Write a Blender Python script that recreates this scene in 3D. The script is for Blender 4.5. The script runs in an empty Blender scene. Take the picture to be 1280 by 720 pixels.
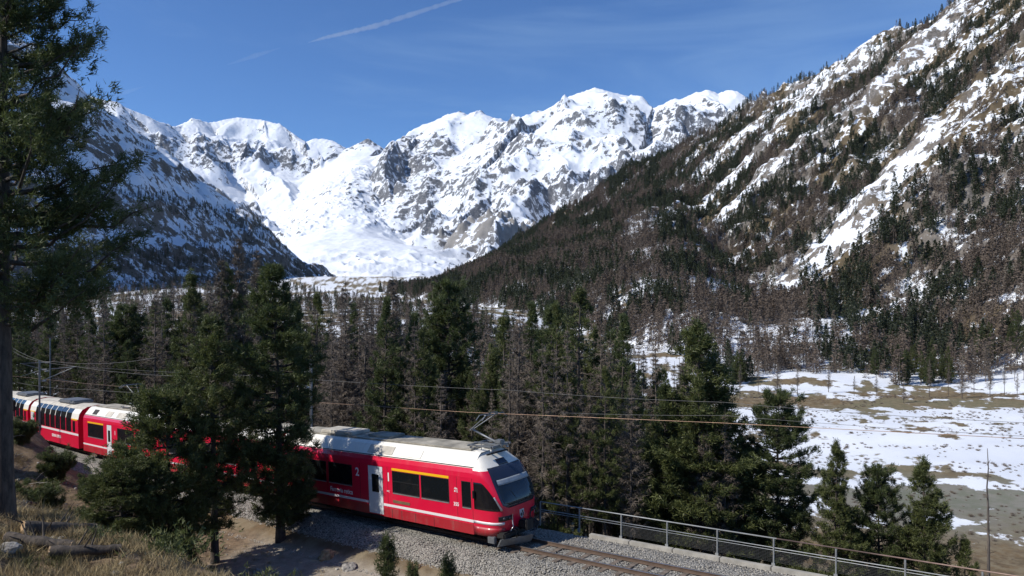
import bpy, bmesh, math, random
import numpy as np
from mathutils import Vector, Matrix
random.seed(7); RNG = np.random.default_rng(7)
R = math.radians
SC = bpy.context.scene
C = SC.collection

import time; _T0 = time.time()
# ------------------------------------------------------------------ camera, sky, sun
F = 924.0          # focal length in photo pixels (1280 wide)
YH = 355.0         # row of the horizon in the photo
cam_d = bpy.data.cameras.new('camera'); cam = bpy.data.objects.new('camera', cam_d); C.objects.link(cam)
cam_d.sensor_width = 36.0; cam_d.lens = 36.0 * F / 1280.0
cam_d.clip_start = 0.1; cam_d.clip_end = 60000.0
cam.location = (0, 0, 0); cam.rotation_euler = (R(90) - math.atan(5.0 / F), 0, 0)
SC.camera = cam
SUN_EL = R(41.0)
SUN_AZ = R(-108.0)     # compass angle from +Y towards +X: the sun stands to the left
sunv = Vector((math.sin(SUN_AZ) * math.cos(SUN_EL), math.cos(SUN_AZ) * math.cos(SUN_EL), math.sin(SUN_EL)))
W = bpy.data.worlds.new("World"); SC.world = W; W.use_nodes = True
wn = W.node_tree.nodes; wl = W.node_tree.links
bg = wn['Background']
sky = wn.new('ShaderNodeTexSky'); sky.sky_type = 'NISHITA'; sky.sun_disc = False
sky.sun_elevation = SUN_EL; sky.sun_rotation = SUN_AZ
sky.altitude = 1900; sky.air_density = 1.0; sky.dust_density = 0.0; sky.ozone_density = 6.0
bg.inputs['Strength'].default_value = 0.11
tcw = wn.new('ShaderNodeTexCoord'); mpw = wn.new('ShaderNodeMapping'); mpw.inputs['Scale'].default_value = (1.6, 1.6, 9.0); mpw.inputs['Rotation'].default_value = (0.0, R(14), 0.0)
wl.new(tcw.outputs['Generated'], mpw.inputs[0]); nzw = wn.new('ShaderNodeTexNoise'); nzw.inputs['Scale'].default_value = 1.7; nzw.inputs['Detail'].default_value = 7; nzw.inputs['Roughness'].default_value = 0.55; nzw.inputs['Distortion'].default_value = 0.6
wl.new(mpw.outputs[0], nzw.inputs['Vector']); mrw = wn.new('ShaderNodeMapRange'); mrw.interpolation_type = 'SMOOTHSTEP'; mrw.inputs[1].default_value = 0.42; mrw.inputs[2].default_value = 0.74; mrw.inputs[4].default_value = 0.20
wl.new(nzw.outputs['Fac'], mrw.inputs[0]); mxw = wn.new('ShaderNodeMix'); mxw.data_type = 'RGBA'; wl.new(mrw.outputs[0], mxw.inputs[0]); wl.new(sky.outputs['Color'], mxw.inputs[6]); mxw.inputs[7].default_value = (4.6, 5.4, 6.2, 1)
gnw = wn.new('ShaderNodeMix'); gnw.data_type = 'RGBA'; gnw.blend_type = 'MULTIPLY'; gnw.inputs[0].default_value = 1.0; wl.new(mxw.outputs[2], gnw.inputs[6]); gnw.inputs[7].default_value = (0.70, 0.90, 1.10, 1)
wl.new(gnw.outputs[2], bg.inputs['Color'])
sl = bpy.data.lights.new('sun', 'SUN'); sl.energy = 4.4; sl.angle = R(0.53); sl.color = (1.0, 0.955, 0.88)
so = bpy.data.objects.new('sun', sl); C.objects.link(so)
so.rotation_euler = sunv.to_track_quat('Z', 'Y').to_euler(); so.location = (-60, 0, 60)
SC.view_settings.view_transform = 'Standard'; SC.view_settings.look = 'None'
SC.view_settings.exposure = 0.24; SC.view_settings.gamma = 1.0

# ------------------------------------------------------------------ helpers
def at(x, y, Y):
    """world point seen at photo pixel x, y at distance Y ahead"""
    return Vector(((x - 640) / F * Y, Y, (YH - y) / F * Y))

def hash2(ix, iy, seed):
    h = (ix.astype(np.int64) * 374761393 + iy.astype(np.int64) * 668265263 + seed * 974634777) & 0xFFFFFFFF
    h = ((h ^ (h >> 13)) * 1274126177) & 0xFFFFFFFF
    h = h ^ (h >> 16)
    return h
def gnoise(x, y, seed=0):
    x = np.asarray(x, float); y = np.asarray(y, float)
    ix = np.floor(x); iy = np.floor(y); fx = x - ix; fy = y - iy
    u = fx * fx * fx * (fx * (fx * 6 - 15) + 10); v = fy * fy * fy * (fy * (fy * 6 - 15) + 10)
    def g(dx, dy):
        a = hash2(ix + dx, iy + dy, seed) * (2 * math.pi / 4294967296.0)
        return np.cos(a) * (fx - dx) + np.sin(a) * (fy - dy)
    a = g(0, 0); b = g(1, 0); c = g(0, 1); d = g(1, 1)
    return (a + (b - a) * u + (c - a) * v + (a - b - c + d) * u * v) * 1.5
def fbm(x, y, o=5, seed=0, gain=0.5):
    s = 0; a = 1.0; f = 1.0
    for i in range(o):
        s = s + a * gnoise(x * f + 17.3 * i, y * f - 9.1 * i, seed + i); a *= gain; f *= 2.03
    return s
def ridged(x, y, o=5, seed=0, gain=0.5):
    s = 0; a = 1.0; f = 1.0; w = 1.0
    for i in range(o):
        n = 1 - np.abs(gnoise(x * f + 11.7 * i, y * f + 5.3 * i, seed + i)) * 1.6
        n = np.clip(n, 0, 1) ** 2 * w; w = np.clip(n * 1.6, 0, 1); s = s + a * n; a *= gain; f *= 2.1
    return s
def sstep(a, b, x):
    t = np.clip((np.asarray(x, float) - a) / (b - a), 0, 1); return t * t * (3 - 2 * t)
def smax(a, b, k):
    h = np.clip(0.5 + 0.5 * (a - b) / k, 0, 1); return b + (a - b) * h + k * h * (1 - h)

def mesh_np(name, V, Fc, mat=None, smooth=True, attrs=None):
    """V (n,3), Fc (m,k) index array with k = 3 or 4"""
    V = np.asarray(V, np.float32); Fc = np.asarray(Fc, np.int32)
    me = bpy.data.meshes.new(name)
    m, k = Fc.shape
    me.vertices.add(len(V)); me.vertices.foreach_set('co', V.ravel())
    me.loops.add(m * k); me.loops.foreach_set('vertex_index', Fc.ravel())
    me.polygons.add(m); me.polygons.foreach_set('loop_start', np.arange(0, m * k, k, dtype=np.int32))
    try: me.polygons.foreach_set('loop_total', np.full(m, k, np.int32))
    except Exception: pass
    me.polygons.foreach_set('use_smooth', np.full(m, smooth, bool))
    for an, av in (attrs or {}).items():
        a = me.attributes.new(an, 'FLOAT', 'POINT'); a.data.foreach_set('value', np.asarray(av, np.float32).ravel())
    if mat is not None:
        for q in (mat if isinstance(mat, (list, tuple)) else [mat]): me.materials.append(q)
    me.update(calc_edges=True)
    return me
def link(name, me, parent=None, loc=None, rot=None):
    o = bpy.data.objects.new(name, me); C.objects.link(o)
    if parent is not None: o.parent = parent
    if loc is not None: o.location = loc
    if rot is not None: o.rotation_euler = rot
    return o
def tag(o, label=None, cat=None, group=None, kind=None):
    if label: o['label'] = label
    if cat: o['category'] = cat
    if group: o['group'] = group
    if kind: o['kind'] = kind
    return o
def thing(name, label, cat, loc=(0, 0, 0), rotz=0.0, group=None):
    o = link(name, None, None, loc, (0, 0, rotz)); return tag(o, label, cat, group)
def grid_faces(nr, nc):
    i = np.arange(nr - 1)[:, None] * nc + np.arange(nc - 1)[None, :]
    return np.stack([i, i + 1, i + nc + 1, i + nc], -1).reshape(-1, 4)

class NT:
    """small node-tree writer"""
    def __init__(s, name):
        s.m = bpy.data.materials.new(name); s.m.use_nodes = True
        s.n = s.m.node_tree.nodes; s.l = s.m.node_tree.links; s.p = s.n['Principled BSDF']
        s.out = s.n['Material Output']
    def new(s, t, **k):
        nd = s.n.new(t)
        for a, b in k.items(): setattr(nd, a, b)
        return nd
    def set(s, sock, v):
        if hasattr(v, 'is_linked') or isinstance(v, bpy.types.NodeSocket): s.l.new(v, sock)
        elif isinstance(v, (tuple, list)) and len(v) == 3 and sock.type == 'RGBA': sock.default_value = (*v, 1)
        else: sock.default_value = v
    def math(s, op, a, b=0.0, clamp=False):
        nd = s.new('ShaderNodeMath', operation=op, use_clamp=clamp); s.set(nd.inputs[0], a); s.set(nd.inputs[1], b); return nd.outputs[0]
    def mix(s, f, a, b, blend='MIX'):
        nd = s.new('ShaderNodeMix', data_type='RGBA', blend_type=blend)
        s.set(nd.inputs[0], f); s.set(nd.inputs[6], a); s.set(nd.inputs[7], b); return nd.outputs[2]
    def noise(s, scale, detail=4, rough=0.55, vec=None, dist=0.0):
        nd = s.new('ShaderNodeTexNoise'); nd.inputs['Scale'].default_value = scale; nd.inputs['Detail'].default_value = detail
        nd.inputs['Roughness'].default_value = rough; nd.inputs['Distortion'].default_value = dist
        if vec is not None: s.l.new(vec, nd.inputs['Vector'])
        return nd.outputs['Fac']
    def ramp(s, f, a, b):
        nd = s.new('ShaderNodeMapRange', interpolation_type='SMOOTHSTEP'); s.set(nd.inputs[0], f)
        nd.inputs[1].default_value = a; nd.inputs[2].default_value = b; return nd.outputs[0]
    def attr(s, name):
        return s.new('ShaderNodeAttribute', attribute_name=name).outputs['Fac']
    def obj(s): return s.new('ShaderNodeTexCoord').outputs['Object']
    def pos(s): return s.new('ShaderNodeNewGeometry').outputs['Position']
    def map(s, vec, scale=(1, 1, 1), rot=(0, 0, 0)):
        nd = s.new('ShaderNodeMapping'); s.l.new(vec, nd.inputs[0]); nd.inputs['Scale'].default_value = scale; nd.inputs['Rotation'].default_value = rot
        return nd.outputs[0]
    def bump(s, h, strength=0.5, dist=0.1):
        nd = s.new('ShaderNodeBump'); nd.inputs['Strength'].default_value = strength; nd.inputs['Distance'].default_value = dist
        s.l.new(h, nd.inputs['Height']); s.l.new(nd.outputs[0], s.p.inputs['Normal'])
    def col(s, c): s.set(s.p.inputs['Base Color'], c)
    def rough(s, v): s.set(s.p.inputs['Roughness'], v)
def simple(name, col, rough=0.6, metal=0.0, var=0.12, scale=3.0, spec=0.5, bump=0.0):
    t = NT(name); v = t.noise(scale, 5, 0.6, t.obj())
    d = tuple(c * (1 - var * 1.6) for c in col); b = tuple(min(1, c * (1 + var)) for c in col)
    t.col(t.mix(t.ramp(v, 0.3, 0.7), d, b)); t.rough(rough); t.p.inputs['Metallic'].default_value = metal
    t.p.inputs['Specular IOR Level'].default_value = spec
    if bump: t.bump(v, bump, 0.02)
    return t.m

# ------------------------------------------------------------------ railway alignment
TP = np.array([0.45, 29.406, 0.672, 0.00202, -10.258, 0.0576])   # start x, y, heading, bend, rail height, grade
_t = np.arange(0, 110, 0.1); _th = TP[2] + TP[3] * np.maximum(_t - 12, 0)
_X = TP[0] - np.cumsum(np.cos(_th)) * 0.1; _Y = TP[1] + np.cumsum(np.sin(_th)) * 0.1
def track(t, lat=0.0, h=0.0):
    """t metres behind the train's nose (negative = ahead), lat towards the camera side, h over the rail head"""
    t = np.asarray(t, float)
    th = TP[2] + TP[3] * np.maximum(t - 12, 0)
    X = np.where(t >= 0, np.interp(t, _t, _X), TP[0] - np.cos(TP[2]) * t)
    Y = np.where(t >= 0, np.interp(t, _t, _Y), TP[1] + np.sin(TP[2]) * t)
    return np.stack([X - np.sin(th) * lat, Y - np.cos(th) * lat, TP[4] - TP[5] * t + h], -1)
_TT = np.concatenate([[-40., 11.], np.arange(14, 110, 4.0)]); _TC = track(_TT)
def track_coords(X, Y, exact=False):
    """(t, lat) of ground points; lat > 0 on the camera side"""
    X = np.asarray(X, float); Y = np.asarray(Y, float); sh = X.shape
    x = X.ravel(); y = Y.ravel()
    if x.size > 5000 and not exact:                                   # far points need no exact foot
        nr_ = np.hypot(x, y) < 170
        t0 = (TP[0] - x) * math.cos(TP[2]) + (y - TP[1]) * math.sin(TP[2])
        l0 = (TP[0] - x) * math.sin(TP[2]) + (TP[1] - y) * math.cos(TP[2])
        a_, b_ = track_coords(x[nr_], y[nr_], True) if nr_.any() else (0, 0)
        t0[nr_] = a_; l0[nr_] = b_
        return t0.reshape(sh), l0.reshape(sh)
    bt = np.zeros_like(x); bl = np.full_like(x, 1e9)
    for i in range(len(_TT) - 1):
        a = _TC[i, :2]; b = _TC[i + 1, :2]; d = b - a; L = np.hypot(*d)
        lo = -1e9 if i == 0 else 0.0; hi = 1e9 if i == len(_TT) - 2 else 1.0
        u = np.clip(((x - a[0]) * d[0] + (y - a[1]) * d[1]) / (L * L), lo, hi)
        px = a[0] + d[0] * u - x; py = a[1] + d[1] * u - y
        dist = np.hypot(px, py); m = dist < np.abs(bl)
        sgn = np.sign(d[0] * (y - a[1]) - d[1] * (x - a[0])); sgn[sgn == 0] = 1
        bl = np.where(m, dist * sgn, bl); bt = np.where(m, _TT[i] + u * L, bt)
    return bt.reshape(sh), bl.reshape(sh)

# ------------------------------------------------------------------ terrain height functions
def floor_z(X, Y):
    c = np.interp(Y, [0, 150, 340, 420, 700, 1000, 1600, 2300, 3200, 4200, 5000, 6000, 7000, 7600, 8000, 8600, 9600],
                  [-50, -50, -49, -44, -30, -20, 0, 36, 150, 290, 470, 800, 1110, 1290, 1400, 1490, 1500])
    return c
def ground_h(X, Y, tl=None):
    X = np.asarray(X, float); Y = np.asarray(Y, float)
    t, lat = tl or track_coords(X, Y)
    tc = np.clip(t, -45, 95)
    zr = TP[4] - TP[5] * tc
    # camera side: path, then a steep concave bank up to the viewpoint
    bank = np.interp(lat, [0, 3.0, 3.9, 7.0, 10, 12, 14, 15.6, 16.6, 19, 20.5, 22, 23.0, 24.5, 27, 60], [-0.55, -0.55, -0.9, -1.0, -0.2, 0.9, 2.6, 4.25, 4.75, 5.1, 5.6, 6.6, 7.3, 8.0, 8.3, 10])
    left = sstep(18, 34, t) * sstep(3.4, 7.0, lat) * (1 - sstep(15, 22, lat))
    bank = bank + 2.0 * left + sstep(29, 40, t) * sstep(2.7, 5.0, lat) * (1 - sstep(13, 20, lat)) * 3.0
    bank = bank + fbm(X / 3.1, Y / 3.1, 4, 3) * 0.28 * sstep(5, 9, lat) + fbm(X / 9, Y / 9, 2, 5) * 0.6 * sstep(7, 12, lat)
    # valley side: short wall then wooded bank
    o = -lat
    sl = 0.62 - 0.27 * sstep(-14, 6, t)
    far = np.where(o < 2.9, -0.55, np.where(o < 3.3, -0.55 - (o - 2.9) * 4, -2.15 - (o - 3.3) * sl))
    far = far + fbm(X / 7, Y / 7, 4, 8) * 0.9 * sstep(4, 9, o)
    near = zr + np.where(lat >= 0, bank, far)
    fl = floor_z(X, Y) + fbm(X / 60, Y / 40, 4, 21) * 0.9 + 16 * (1 - sstep(-60, 60, X)) * sstep(60, 200, Y) * (1 - sstep(500, 900, Y))
    w = np.where(lat >= 0, 1e3, 1.0)
    return np.where(lat >= 0, near, smax(near, fl, 4.0))

RS_PX = np.array([300, 470, 540, 580, 620, 700, 760, 800, 860, 930, 1000, 1060, 1120, 1190, 1280, 1400, 1700.])
RS_PY = np.array([368, 358, 350, 328, 304, 264, 231, 206, 178, 138, 98, 70, 40, 3, -45, -105, -240.])
def rs_ridge_depth(ax):
    px = 640 + F * ax
    e = (YH - np.interp(px, RS_PX, RS_PY)) / F
    return np.clip(308.0 / np.maximum(0.755 * (ax + 0.307) - e, 0.08), 500, 2400), e
def right_h(X, Y):
    X = np.asarray(X, float); Y = np.asarray(Y, float)
    ax = np.clip(X / np.maximum(Y, 1), -0.3, 1.3)
    Yr, e = rs_ridge_depth(ax)
    w = 0.956 * (X - 237 + 0.307 * (Y - 342))       # distance up from the foot line
    v = -0.294 * (X - 237) + 0.956 * (Y - 342)     # along the foot
    z = -50 + 0.79 * w
    z = np.where(Y > Yr, e * Yr - 0.45 * (Y - Yr), z)
    # foot runs out gently
    z = np.where(w < 60, -50 + 0.79 * w * w / 120 * (w > 0) + np.minimum(w, 0) * 0.2, z - 0.79 * 30 * (1 - sstep(60, 500, w)))
    # wooded apron of debris below the slope, towards the middle of the valley
    w2 = np.minimum(Y - 346, 0.9 * (X - 34) + 0.44 * (Y - 490))
    ap = np.where(w2 > 0, -50 + (0.42 - 0.26 * sstep(0.18, 0.36, ax)) * w2 * sstep(-40, 120, w2), -50 + w2 * 0.3)
    ap = np.minimum(ap, 0.72 * e * Y - 14)
    z = np.where(Y > Yr, z, smax(z, ap, 14.0))
    amp = np.maximum(sstep(5, 120, w), 0.22 * sstep(5, 120, w2))
    rib = fbm(v / 75 + 0.25 * fbm(v / 300, w / 300, 2, 4), w / 420, 4, 31)
    z = z + amp * (rib * 15 + fbm(X / 34, Y / 34, 4, 35) * 5.5 + (ridged(v / 48, w / 60, 4, 39) - 0.7) * 6)
    # rock steps
    st = gnoise(v / 90, w / 55, 44)
    z = z + amp * np.clip(st, 0, 1) * 9
    return z

def poly_ridge(X, Y, pts, slope, rib=0.0, ribf=1 / 300.0, seed=0, concave=1.0):
    """height of a mountain ridge given as a 3-D polyline"""
    best = np.full(X.shape, -1e9); acc = 0.0; bs = np.zeros(X.shape); bd = np.zeros(X.shape)
    for i in range(len(pts) - 1):
        a = np.array(pts[i]); b = np.array(pts[i + 1]); d = (b - a)[:2]; L2 = d @ d; L = math.sqrt(L2)
        u = np.clip(((X - a[0]) * d[0] + (Y - a[1]) * d[1]) / L2, 0, 1)
        dist = np.hypot(X - a[0] - d[0] * u, Y - a[1] - d[1] * u)
        h = a[2] + (b[2] - a[2]) * u - slope * dist ** concave * (400 ** (1 - concave))
        m = h > best
        best = np.where(m, h, best); acc += L
        if rib: bs = np.where(m, acc - L + u * L, bs); bd = np.where(m, dist, bd)
    if rib:
        best = best + rib * sstep(0, 380, bd) * fbm(bs * ribf + seed * 3.1, bd * ribf * 0.25, 3, seed)
    return best

def P3(*l): return [tuple(at(x, y, d)) for x, y, d in l]
MASSIF = [   # crest lines: points (column, row, distance), slope, rib height, rib spacing, curve
    # (points, slope, rib, ribf, concave)
    (P3((60, 100, 7800), (150, 130, 7900), (185, 143, 8000), (215, 159, 8400), (232, 153, 8700), (243, 147, 8800), (262, 152, 9000), (298, 145, 9200), (330, 151, 9200), (350, 155, 9100), (366, 166, 9000), (378, 178, 9000),
        (392, 172, 9000), (412, 175, 9000), (428, 182, 9000), (440, 187, 9000), (449, 179, 8900), (460, 174, 8900), (472, 183, 8900), (478, 187, 8800), (520, 165, 8500), (545, 153, 8400), (560, 143, 8300), (575, 137, 8200), (585, 141, 8200), (598, 136, 8000), (612, 148, 7900), (626, 161, 7800)), 0.66, 130, 1 / 520., 0.97),
    (P3((626, 161, 7800), (645, 150, 7600), (658, 153, 7500), (672, 152, 7400), (690, 146, 7200), (706, 128, 7000), (722, 116, 6900), (745, 111, 6800), (768, 115, 6800), (786, 119, 6800), (800, 131, 6900), (806, 136, 6900),
        (822, 133, 6800), (840, 127, 6600), (852, 121, 6500), (870, 113, 6400), (884, 110, 6300), (898, 115, 6300), (910, 112, 6200), (922, 118, 6200), (935, 127, 6200), (990, 150, 6300), (1100, 170, 6300)), 0.60, 110, 1 / 420., 0.97),
    # Bernina buttress and its two flanks
    (P3((530, 174, 7900), (512, 182, 7300), (495, 188, 6900), (484, 200, 6500), (481, 219, 6150), (487, 241, 5850), (500, 264, 5550)), 1.15, 90, 1 / 170., 1.0),
    (P3((598, 136, 8000), (592, 160, 7500), (580, 190, 7000), (566, 215, 6500), (555, 240, 6050)), 1.25, 110, 1 / 190., 1.0),
    (P3((626, 161, 7800), (622, 180, 7300), (612, 205, 6700), (590, 228, 6100), (565, 250, 5600)), 1.0, 110, 1 / 170., 1.0),
    (P3((560, 172, 7900), (546, 192, 7300), (538, 212, 6700), (540, 236, 6200), (549, 262, 5700)), 1.05, 90, 1 / 170., 1.0),
    # ribs of the right-hand massif
    (P3((706, 128, 7000), (690, 158, 6500), (668, 180, 6100), (645, 208, 5600), (612, 238, 5100), (575, 262, 4700), (545, 284, 4350), (524, 300, 4100)), 0.86, 110, 1 / 190., 1.0),
    (P3((745, 111, 6800), (752, 150, 6300), (738, 180, 5900), (716, 205, 5500), (690, 228, 5000), (650, 252, 4500), (610, 275, 4050), (575, 300, 3650), (548, 322, 3300)), 0.64, 90, 1 / 170., 1.0),
    (P3((806, 136, 6900), (790, 165, 6300), (770, 188, 5800), (745, 212, 5300), (705, 240, 4700)), 0.8, 90, 1 / 150., 1.0),
    (P3((884, 110, 6300), (862, 142, 5800), (835, 168, 5300), (800, 195, 4800), (760, 222, 4300), (700, 262, 3700), (640, 300, 3250), (590, 328, 2950)), 0.6, 90, 1 / 170., 1.0),
    # Bellavista ribs on the left
    (P3((243, 147, 8800), (250, 172, 8300), (262, 190, 7900), (268, 205, 7600)), 0.9, 70, 1 / 170., 1.0),
    (P3((330, 151, 9200), (334, 178, 8600), (326, 197, 8200), (345, 215, 7700), (352, 232, 7200), (370, 252, 6600), (392, 270, 6000), (414, 284, 5500)), 0.72, 100, 1 / 170., 1.0),
    (P3((412, 175, 9000), (405, 198, 8400), (402, 215, 7900), (410, 232, 7400)), 0.9, 60, 1 / 150., 1.0),
    (P3((200, 190, 6500), (250, 235, 5900), (300, 262, 5400), (345, 288, 4900), (380, 300, 4600)), 0.55, 70, 1 / 170., 1.0),
]
MAS = {}
def massif_h(X, Y):
    px = X / Y
    xc = np.interp(Y, [1800, 2300, 3200, 4200, 5000, 6000, 7000, 8000, 9500], [(q - 640) / F * y for q, y in ((500, 1800), (490, 2300), (470, 3200), (438, 4200), (432, 5000), (442, 6000), (452, 7000), (455, 8000), (455, 9500))])
    wd = np.interp(Y, [1800, 3000, 4200, 5000, 7000, 8600], [330, 300, 190, 110, 90, 150])
    side = np.abs(X - xc + 90 * fbm(X / 700, Y / 700, 2, 59)) - wd; side = 0.5 * (side + np.sqrt(side * side + 120.0 ** 2))
    base = floor_z(X, Y) - np.minimum(0.55 * side, 700) - 0.5 * np.maximum(Y - 8700, 0)
    mo = (1 - sstep(2900, 3500, Y)) * sstep(1750, 2100, Y)
    base = base + mo * (ridged(X / 140, Y / 200, 4, 57) - 0.8) * 12 - 5 * (1 - sstep(1800, 2000, Y)) * 1.0
    MAS['mo'] = mo
    h = base
    wx = X + 90 * fbm(X / 500, Y / 500, 3, 61); wy = Y + 90 * fbm(X / 500 + 9, Y / 500, 3, 62)
    cd = np.full(X.shape, 1e9)
    for i, (pts, sl, rib, rf, cc) in enumerate(MASSIF):
        wp = i > 2
        h = smax(h, poly_ridge(wx if wp else X, wy if wp else Y, pts, sl, rib, rf, 70 + i, cc), 12.0)
        if i < 2: cd = np.minimum(cd, -poly_ridge(X, Y, [(p[0], p[1], 0) for p in pts], 1.0))
    up = h - base
    a = sstep(-10, 160, up)
    crest = 0.20 + 0.80 * sstep(40, 700, cd)
    basin = 1 - sstep(450, 950, np.hypot(X + 2620, (Y - 7000) * 0.8))
    calm = 1 - 0.8 * basin
    h = h + a * crest * calm * ((ridged(X / 760, Y / 760, 6, 81, 0.5) - 0.75) * 115 + fbm(X / 190, Y / 190, 4, 88, 0.5) * 15 + (ridged(X / 110, Y / 110, 3, 89) - 0.8) * 4)
    h = h + (ridged(X / 75, Y / 75, 3, 97) - 0.9) * 7 * (1 - sstep(30, 300, cd))
    # icefall seracs
    ice = sstep(4300, 4800, Y) * (1 - sstep(7000, 7500, Y)) * (1 - a)
    h = h + ice * ((ridged(X / 150, Y / 120, 4, 91) - 0.6) * 22)
    h = h + (1 - a) * (1 - ice) * fbm(X / 160, Y / 260, 4, 95) * 8
    lr = np.zeros(X.shape)
    for px_, py_, d_, r_, k_, up_ in ((460, 176, 8880, 170, 0.55, 26), (570, 143, 8240, 230, 0.40, 0), (801, 133, 6880, 150, 0.35, 0), (655, 156, 7480, 190, 0.40, 8), (372, 170, 9050, 130, 0.35, 0), (720, 138, 6820, 210, 0.35, 0), (752, 128, 6640, 430, -0.34, 0), (780, 128, 6640, 330, -0.30, 0), (545, 178, 8000, 380, -0.30, 0), (300, 158, 9000, 420, -0.25, 0), (890, 122, 6180, 200, -0.2, 0), (700, 262, 4150, 420, -0.25, 0)):
        c_ = at(px_, py_, d_); q_ = np.exp(-((X - c_.x) ** 2 + (Y - c_.y) ** 2) / (r_ * r_)); lr = lr + k_ * q_; h = h + up_ * q_
    MAS['lr'] = lr
    MAS['cd'] = cd; MAS['basin'] = basin
    return h, up, a, ice

LEFT_R = P3((-330, -120, 1500), (-120, -55, 1650), (0, 22, 1780), (60, 68, 1850), (95, 97, 1900), (125, 118, 1960), (155, 140, 2000), (185, 165, 2040), (215, 190, 2080), (255, 217, 2120), (290, 242, 2160), (345, 291, 2220), (385, 322, 2280), (430, 345, 2400))
def left_h(X, Y):
    h = poly_ridge(X * 2.0, Y, [(p[0] * 2.0, p[1], p[2]) for p in LEFT_R], 0.50, 26, 1 / 200., 131, 1.0) - 6
    c = X * 0.35 + Y * 0.94
    base = floor_z(X, np.minimum(Y, 2000)) - 20 - 0.4 * np.maximum(X + 640, 0) * sstep(1500, 1900, Y)
    up = h - base; a = sstep(0, 90, up)
    h = h + a * ((ridged(X / 190, Y / 190, 5, 141) - 1.15) * 16 + fbm(X / 60, Y / 60, 4, 146) * 9 + np.clip(gnoise(h / 34 + fbm(X / 220, Y / 220, 2, 150) * 1.2, X / 900, 149), -1, 1) * 8)
    return smax(h, base, 12.0), up

# ------------------------------------------------------------------ ground materials
def snow_material(name, fine=1 / 14.0, rock_a=(0.10, 0.095, 0.092), rock_b=(0.24, 0.225, 0.21), grass=(0.15, 0.115, 0.07), moraine=(0.27, 0.255, 0.235), grain=1.5, tint=(0.17, 0.14, 0.11)):
    t = NT(name); pos = t.pos()
    n1 = t.noise(fine, 9, 0.72, t.map(pos, (1, 1, 0.7))); n2 = t.noise(fine * 0.2, 5, 0.6, pos); n3 = t.noise(fine * 4, 4, 0.6, pos)
    a = t.attr('bare')
    k = t.math('ADD', a, t.math('MULTIPLY', t.math('SUBTRACT', n1, 0.5), grain))
    k = t.math('ADD', k, t.math('MULTIPLY', t.math('SUBTRACT', n3, 0.5), 0.6))
    bare = t.ramp(k, 0.44, 0.56)
    rock = t.mix(t.ramp(n3, 0.3, 0.7), rock_a, rock_b)
    rock = t.mix(t.ramp(n2, 0.45, 0.6), rock, t.mix(0.5, rock, tint))
    rock = t.mix(t.attr('grass'), rock, t.mix(t.ramp(n1, 0.35, 0.65), grass, tuple(c * 0.5 for c in grass)))
    rock = t.mix(t.attr('moraine'), rock, t.mix(t.ramp(n1, 0.3, 0.7), moraine, tuple(c * 0.65 for c in moraine)))
    snow = t.mix(t.ramp(n2, 0.35, 0.65), (0.76, 0.785, 0.82), (0.69, 0.725, 0.78))
    t.col(t.mix(bare, snow, rock)); t.rough(0.8); t.p.inputs['Specular IOR Level'].default_value = 0.15
    hgt = t.math('ADD', n1, t.math('MULTIPLY', n3, 0.3))
    t.bump(hgt, 0.55, 0.5 / fine * 0.25)
    return t.m
M_MASSIF = snow_material('alpine_snow_and_rock', 1 / 46.0, rock_a=(0.05, 0.053, 0.06), rock_b=(0.19, 0.192, 0.20), grain=2.9, tint=(0.12, 0.122, 0.13))
M_SLOPE = snow_material('wooded_slope_ground', 1 / 10.0, grain=2.0, rock_a=(0.085, 0.078, 0.072), rock_b=(0.205, 0.185, 0.165))
M_LEFT = snow_material('shaded_slope_ground', 1 / 24.0, rock_a=(0.075, 0.068, 0.062), rock_b=(0.185, 0.165, 0.148), grain=2.2)

def polar(pxs, rows):
    """tessellation that is denser where it is nearer"""
    ax = (np.asarray(pxs) - 640) / F
    Yg = np.repeat(np.asarray(rows)[:, None], len(ax), 1); Xg = Yg * ax[None, :]
    return Xg, Yg
def slope_of(X, Y, Z):
    dYr = np.gradient(Y, axis=0); dZr = np.gradient(Z, axis=0); dXr = np.gradient(X, axis=0)
    dXc = np.gradient(X, axis=1); dZc = np.gradient(Z, axis=1); dYc = np.gradient(Y, axis=1)
    # normal = row x col tangent
    nx = dYc * dZr - dZc * dYr; ny = dZc * dXr - dXc * dZr; nz = dXc * dYr - dYc * dXr
    L = np.sqrt(nx * nx + ny * ny + nz * nz) + 1e-9
    return nx / L * np.sign(nz), ny / L * np.sign(nz), np.abs(nz) / L
def sheet(name, X, Y, Z, mat, attrs, label=None):
    V = np.stack([X, Y, Z], -1).reshape(-1, 3)
    o = link(name, mesh_np(name, V, grid_faces(*X.shape), mat, True, attrs)); o['kind'] = 'structure'
    if label: o['label'] = label
    return o

# far massif with its glacier
X, Y = polar(np.linspace(90, 1000, 780), np.concatenate([np.linspace(1800, 4000, 116), np.linspace(4010, 9350, 370)]))
Z, up, a_, ice = massif_h(X, Y)
nx, ny, nz = slope_of(X, Y, Z)
pxm = 640 + F * X / Y; pym = YH - F * Z / Y
bare = 0.22 + (0.74 - nz) * 2.1 + 0.26 * fbm(X / 500, Y / 500, 4, 401) + 0.10 * fbm(X / 90, Y / 160, 3, 402)
bare = bare - 0.30 * MAS['basin'] - 0.22 * (1 - sstep(100, 420, MAS['cd'])) * sstep(0, 1, (X + 100) / 800)
bare = bare - 0.25 * (1 - a_) + MAS['mo'] * (0.22 + 0.55 * fbm(X / 90, Y / 160, 4, 403))                                             # glacier stays white
butt = np.maximum(poly_ridge(X, Y, [p[:2] + (0,) for p in MASSIF[2][0][1:]], 1.0), poly_ridge(X, Y, [p[:2] + (0,) for p in MASSIF[5][0][2:]], 1.0) - 60)     # the dark buttress
bare = bare + 0.30 * (1 - sstep(230, 520, -butt))
bare = bare + MAS['lr']
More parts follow.
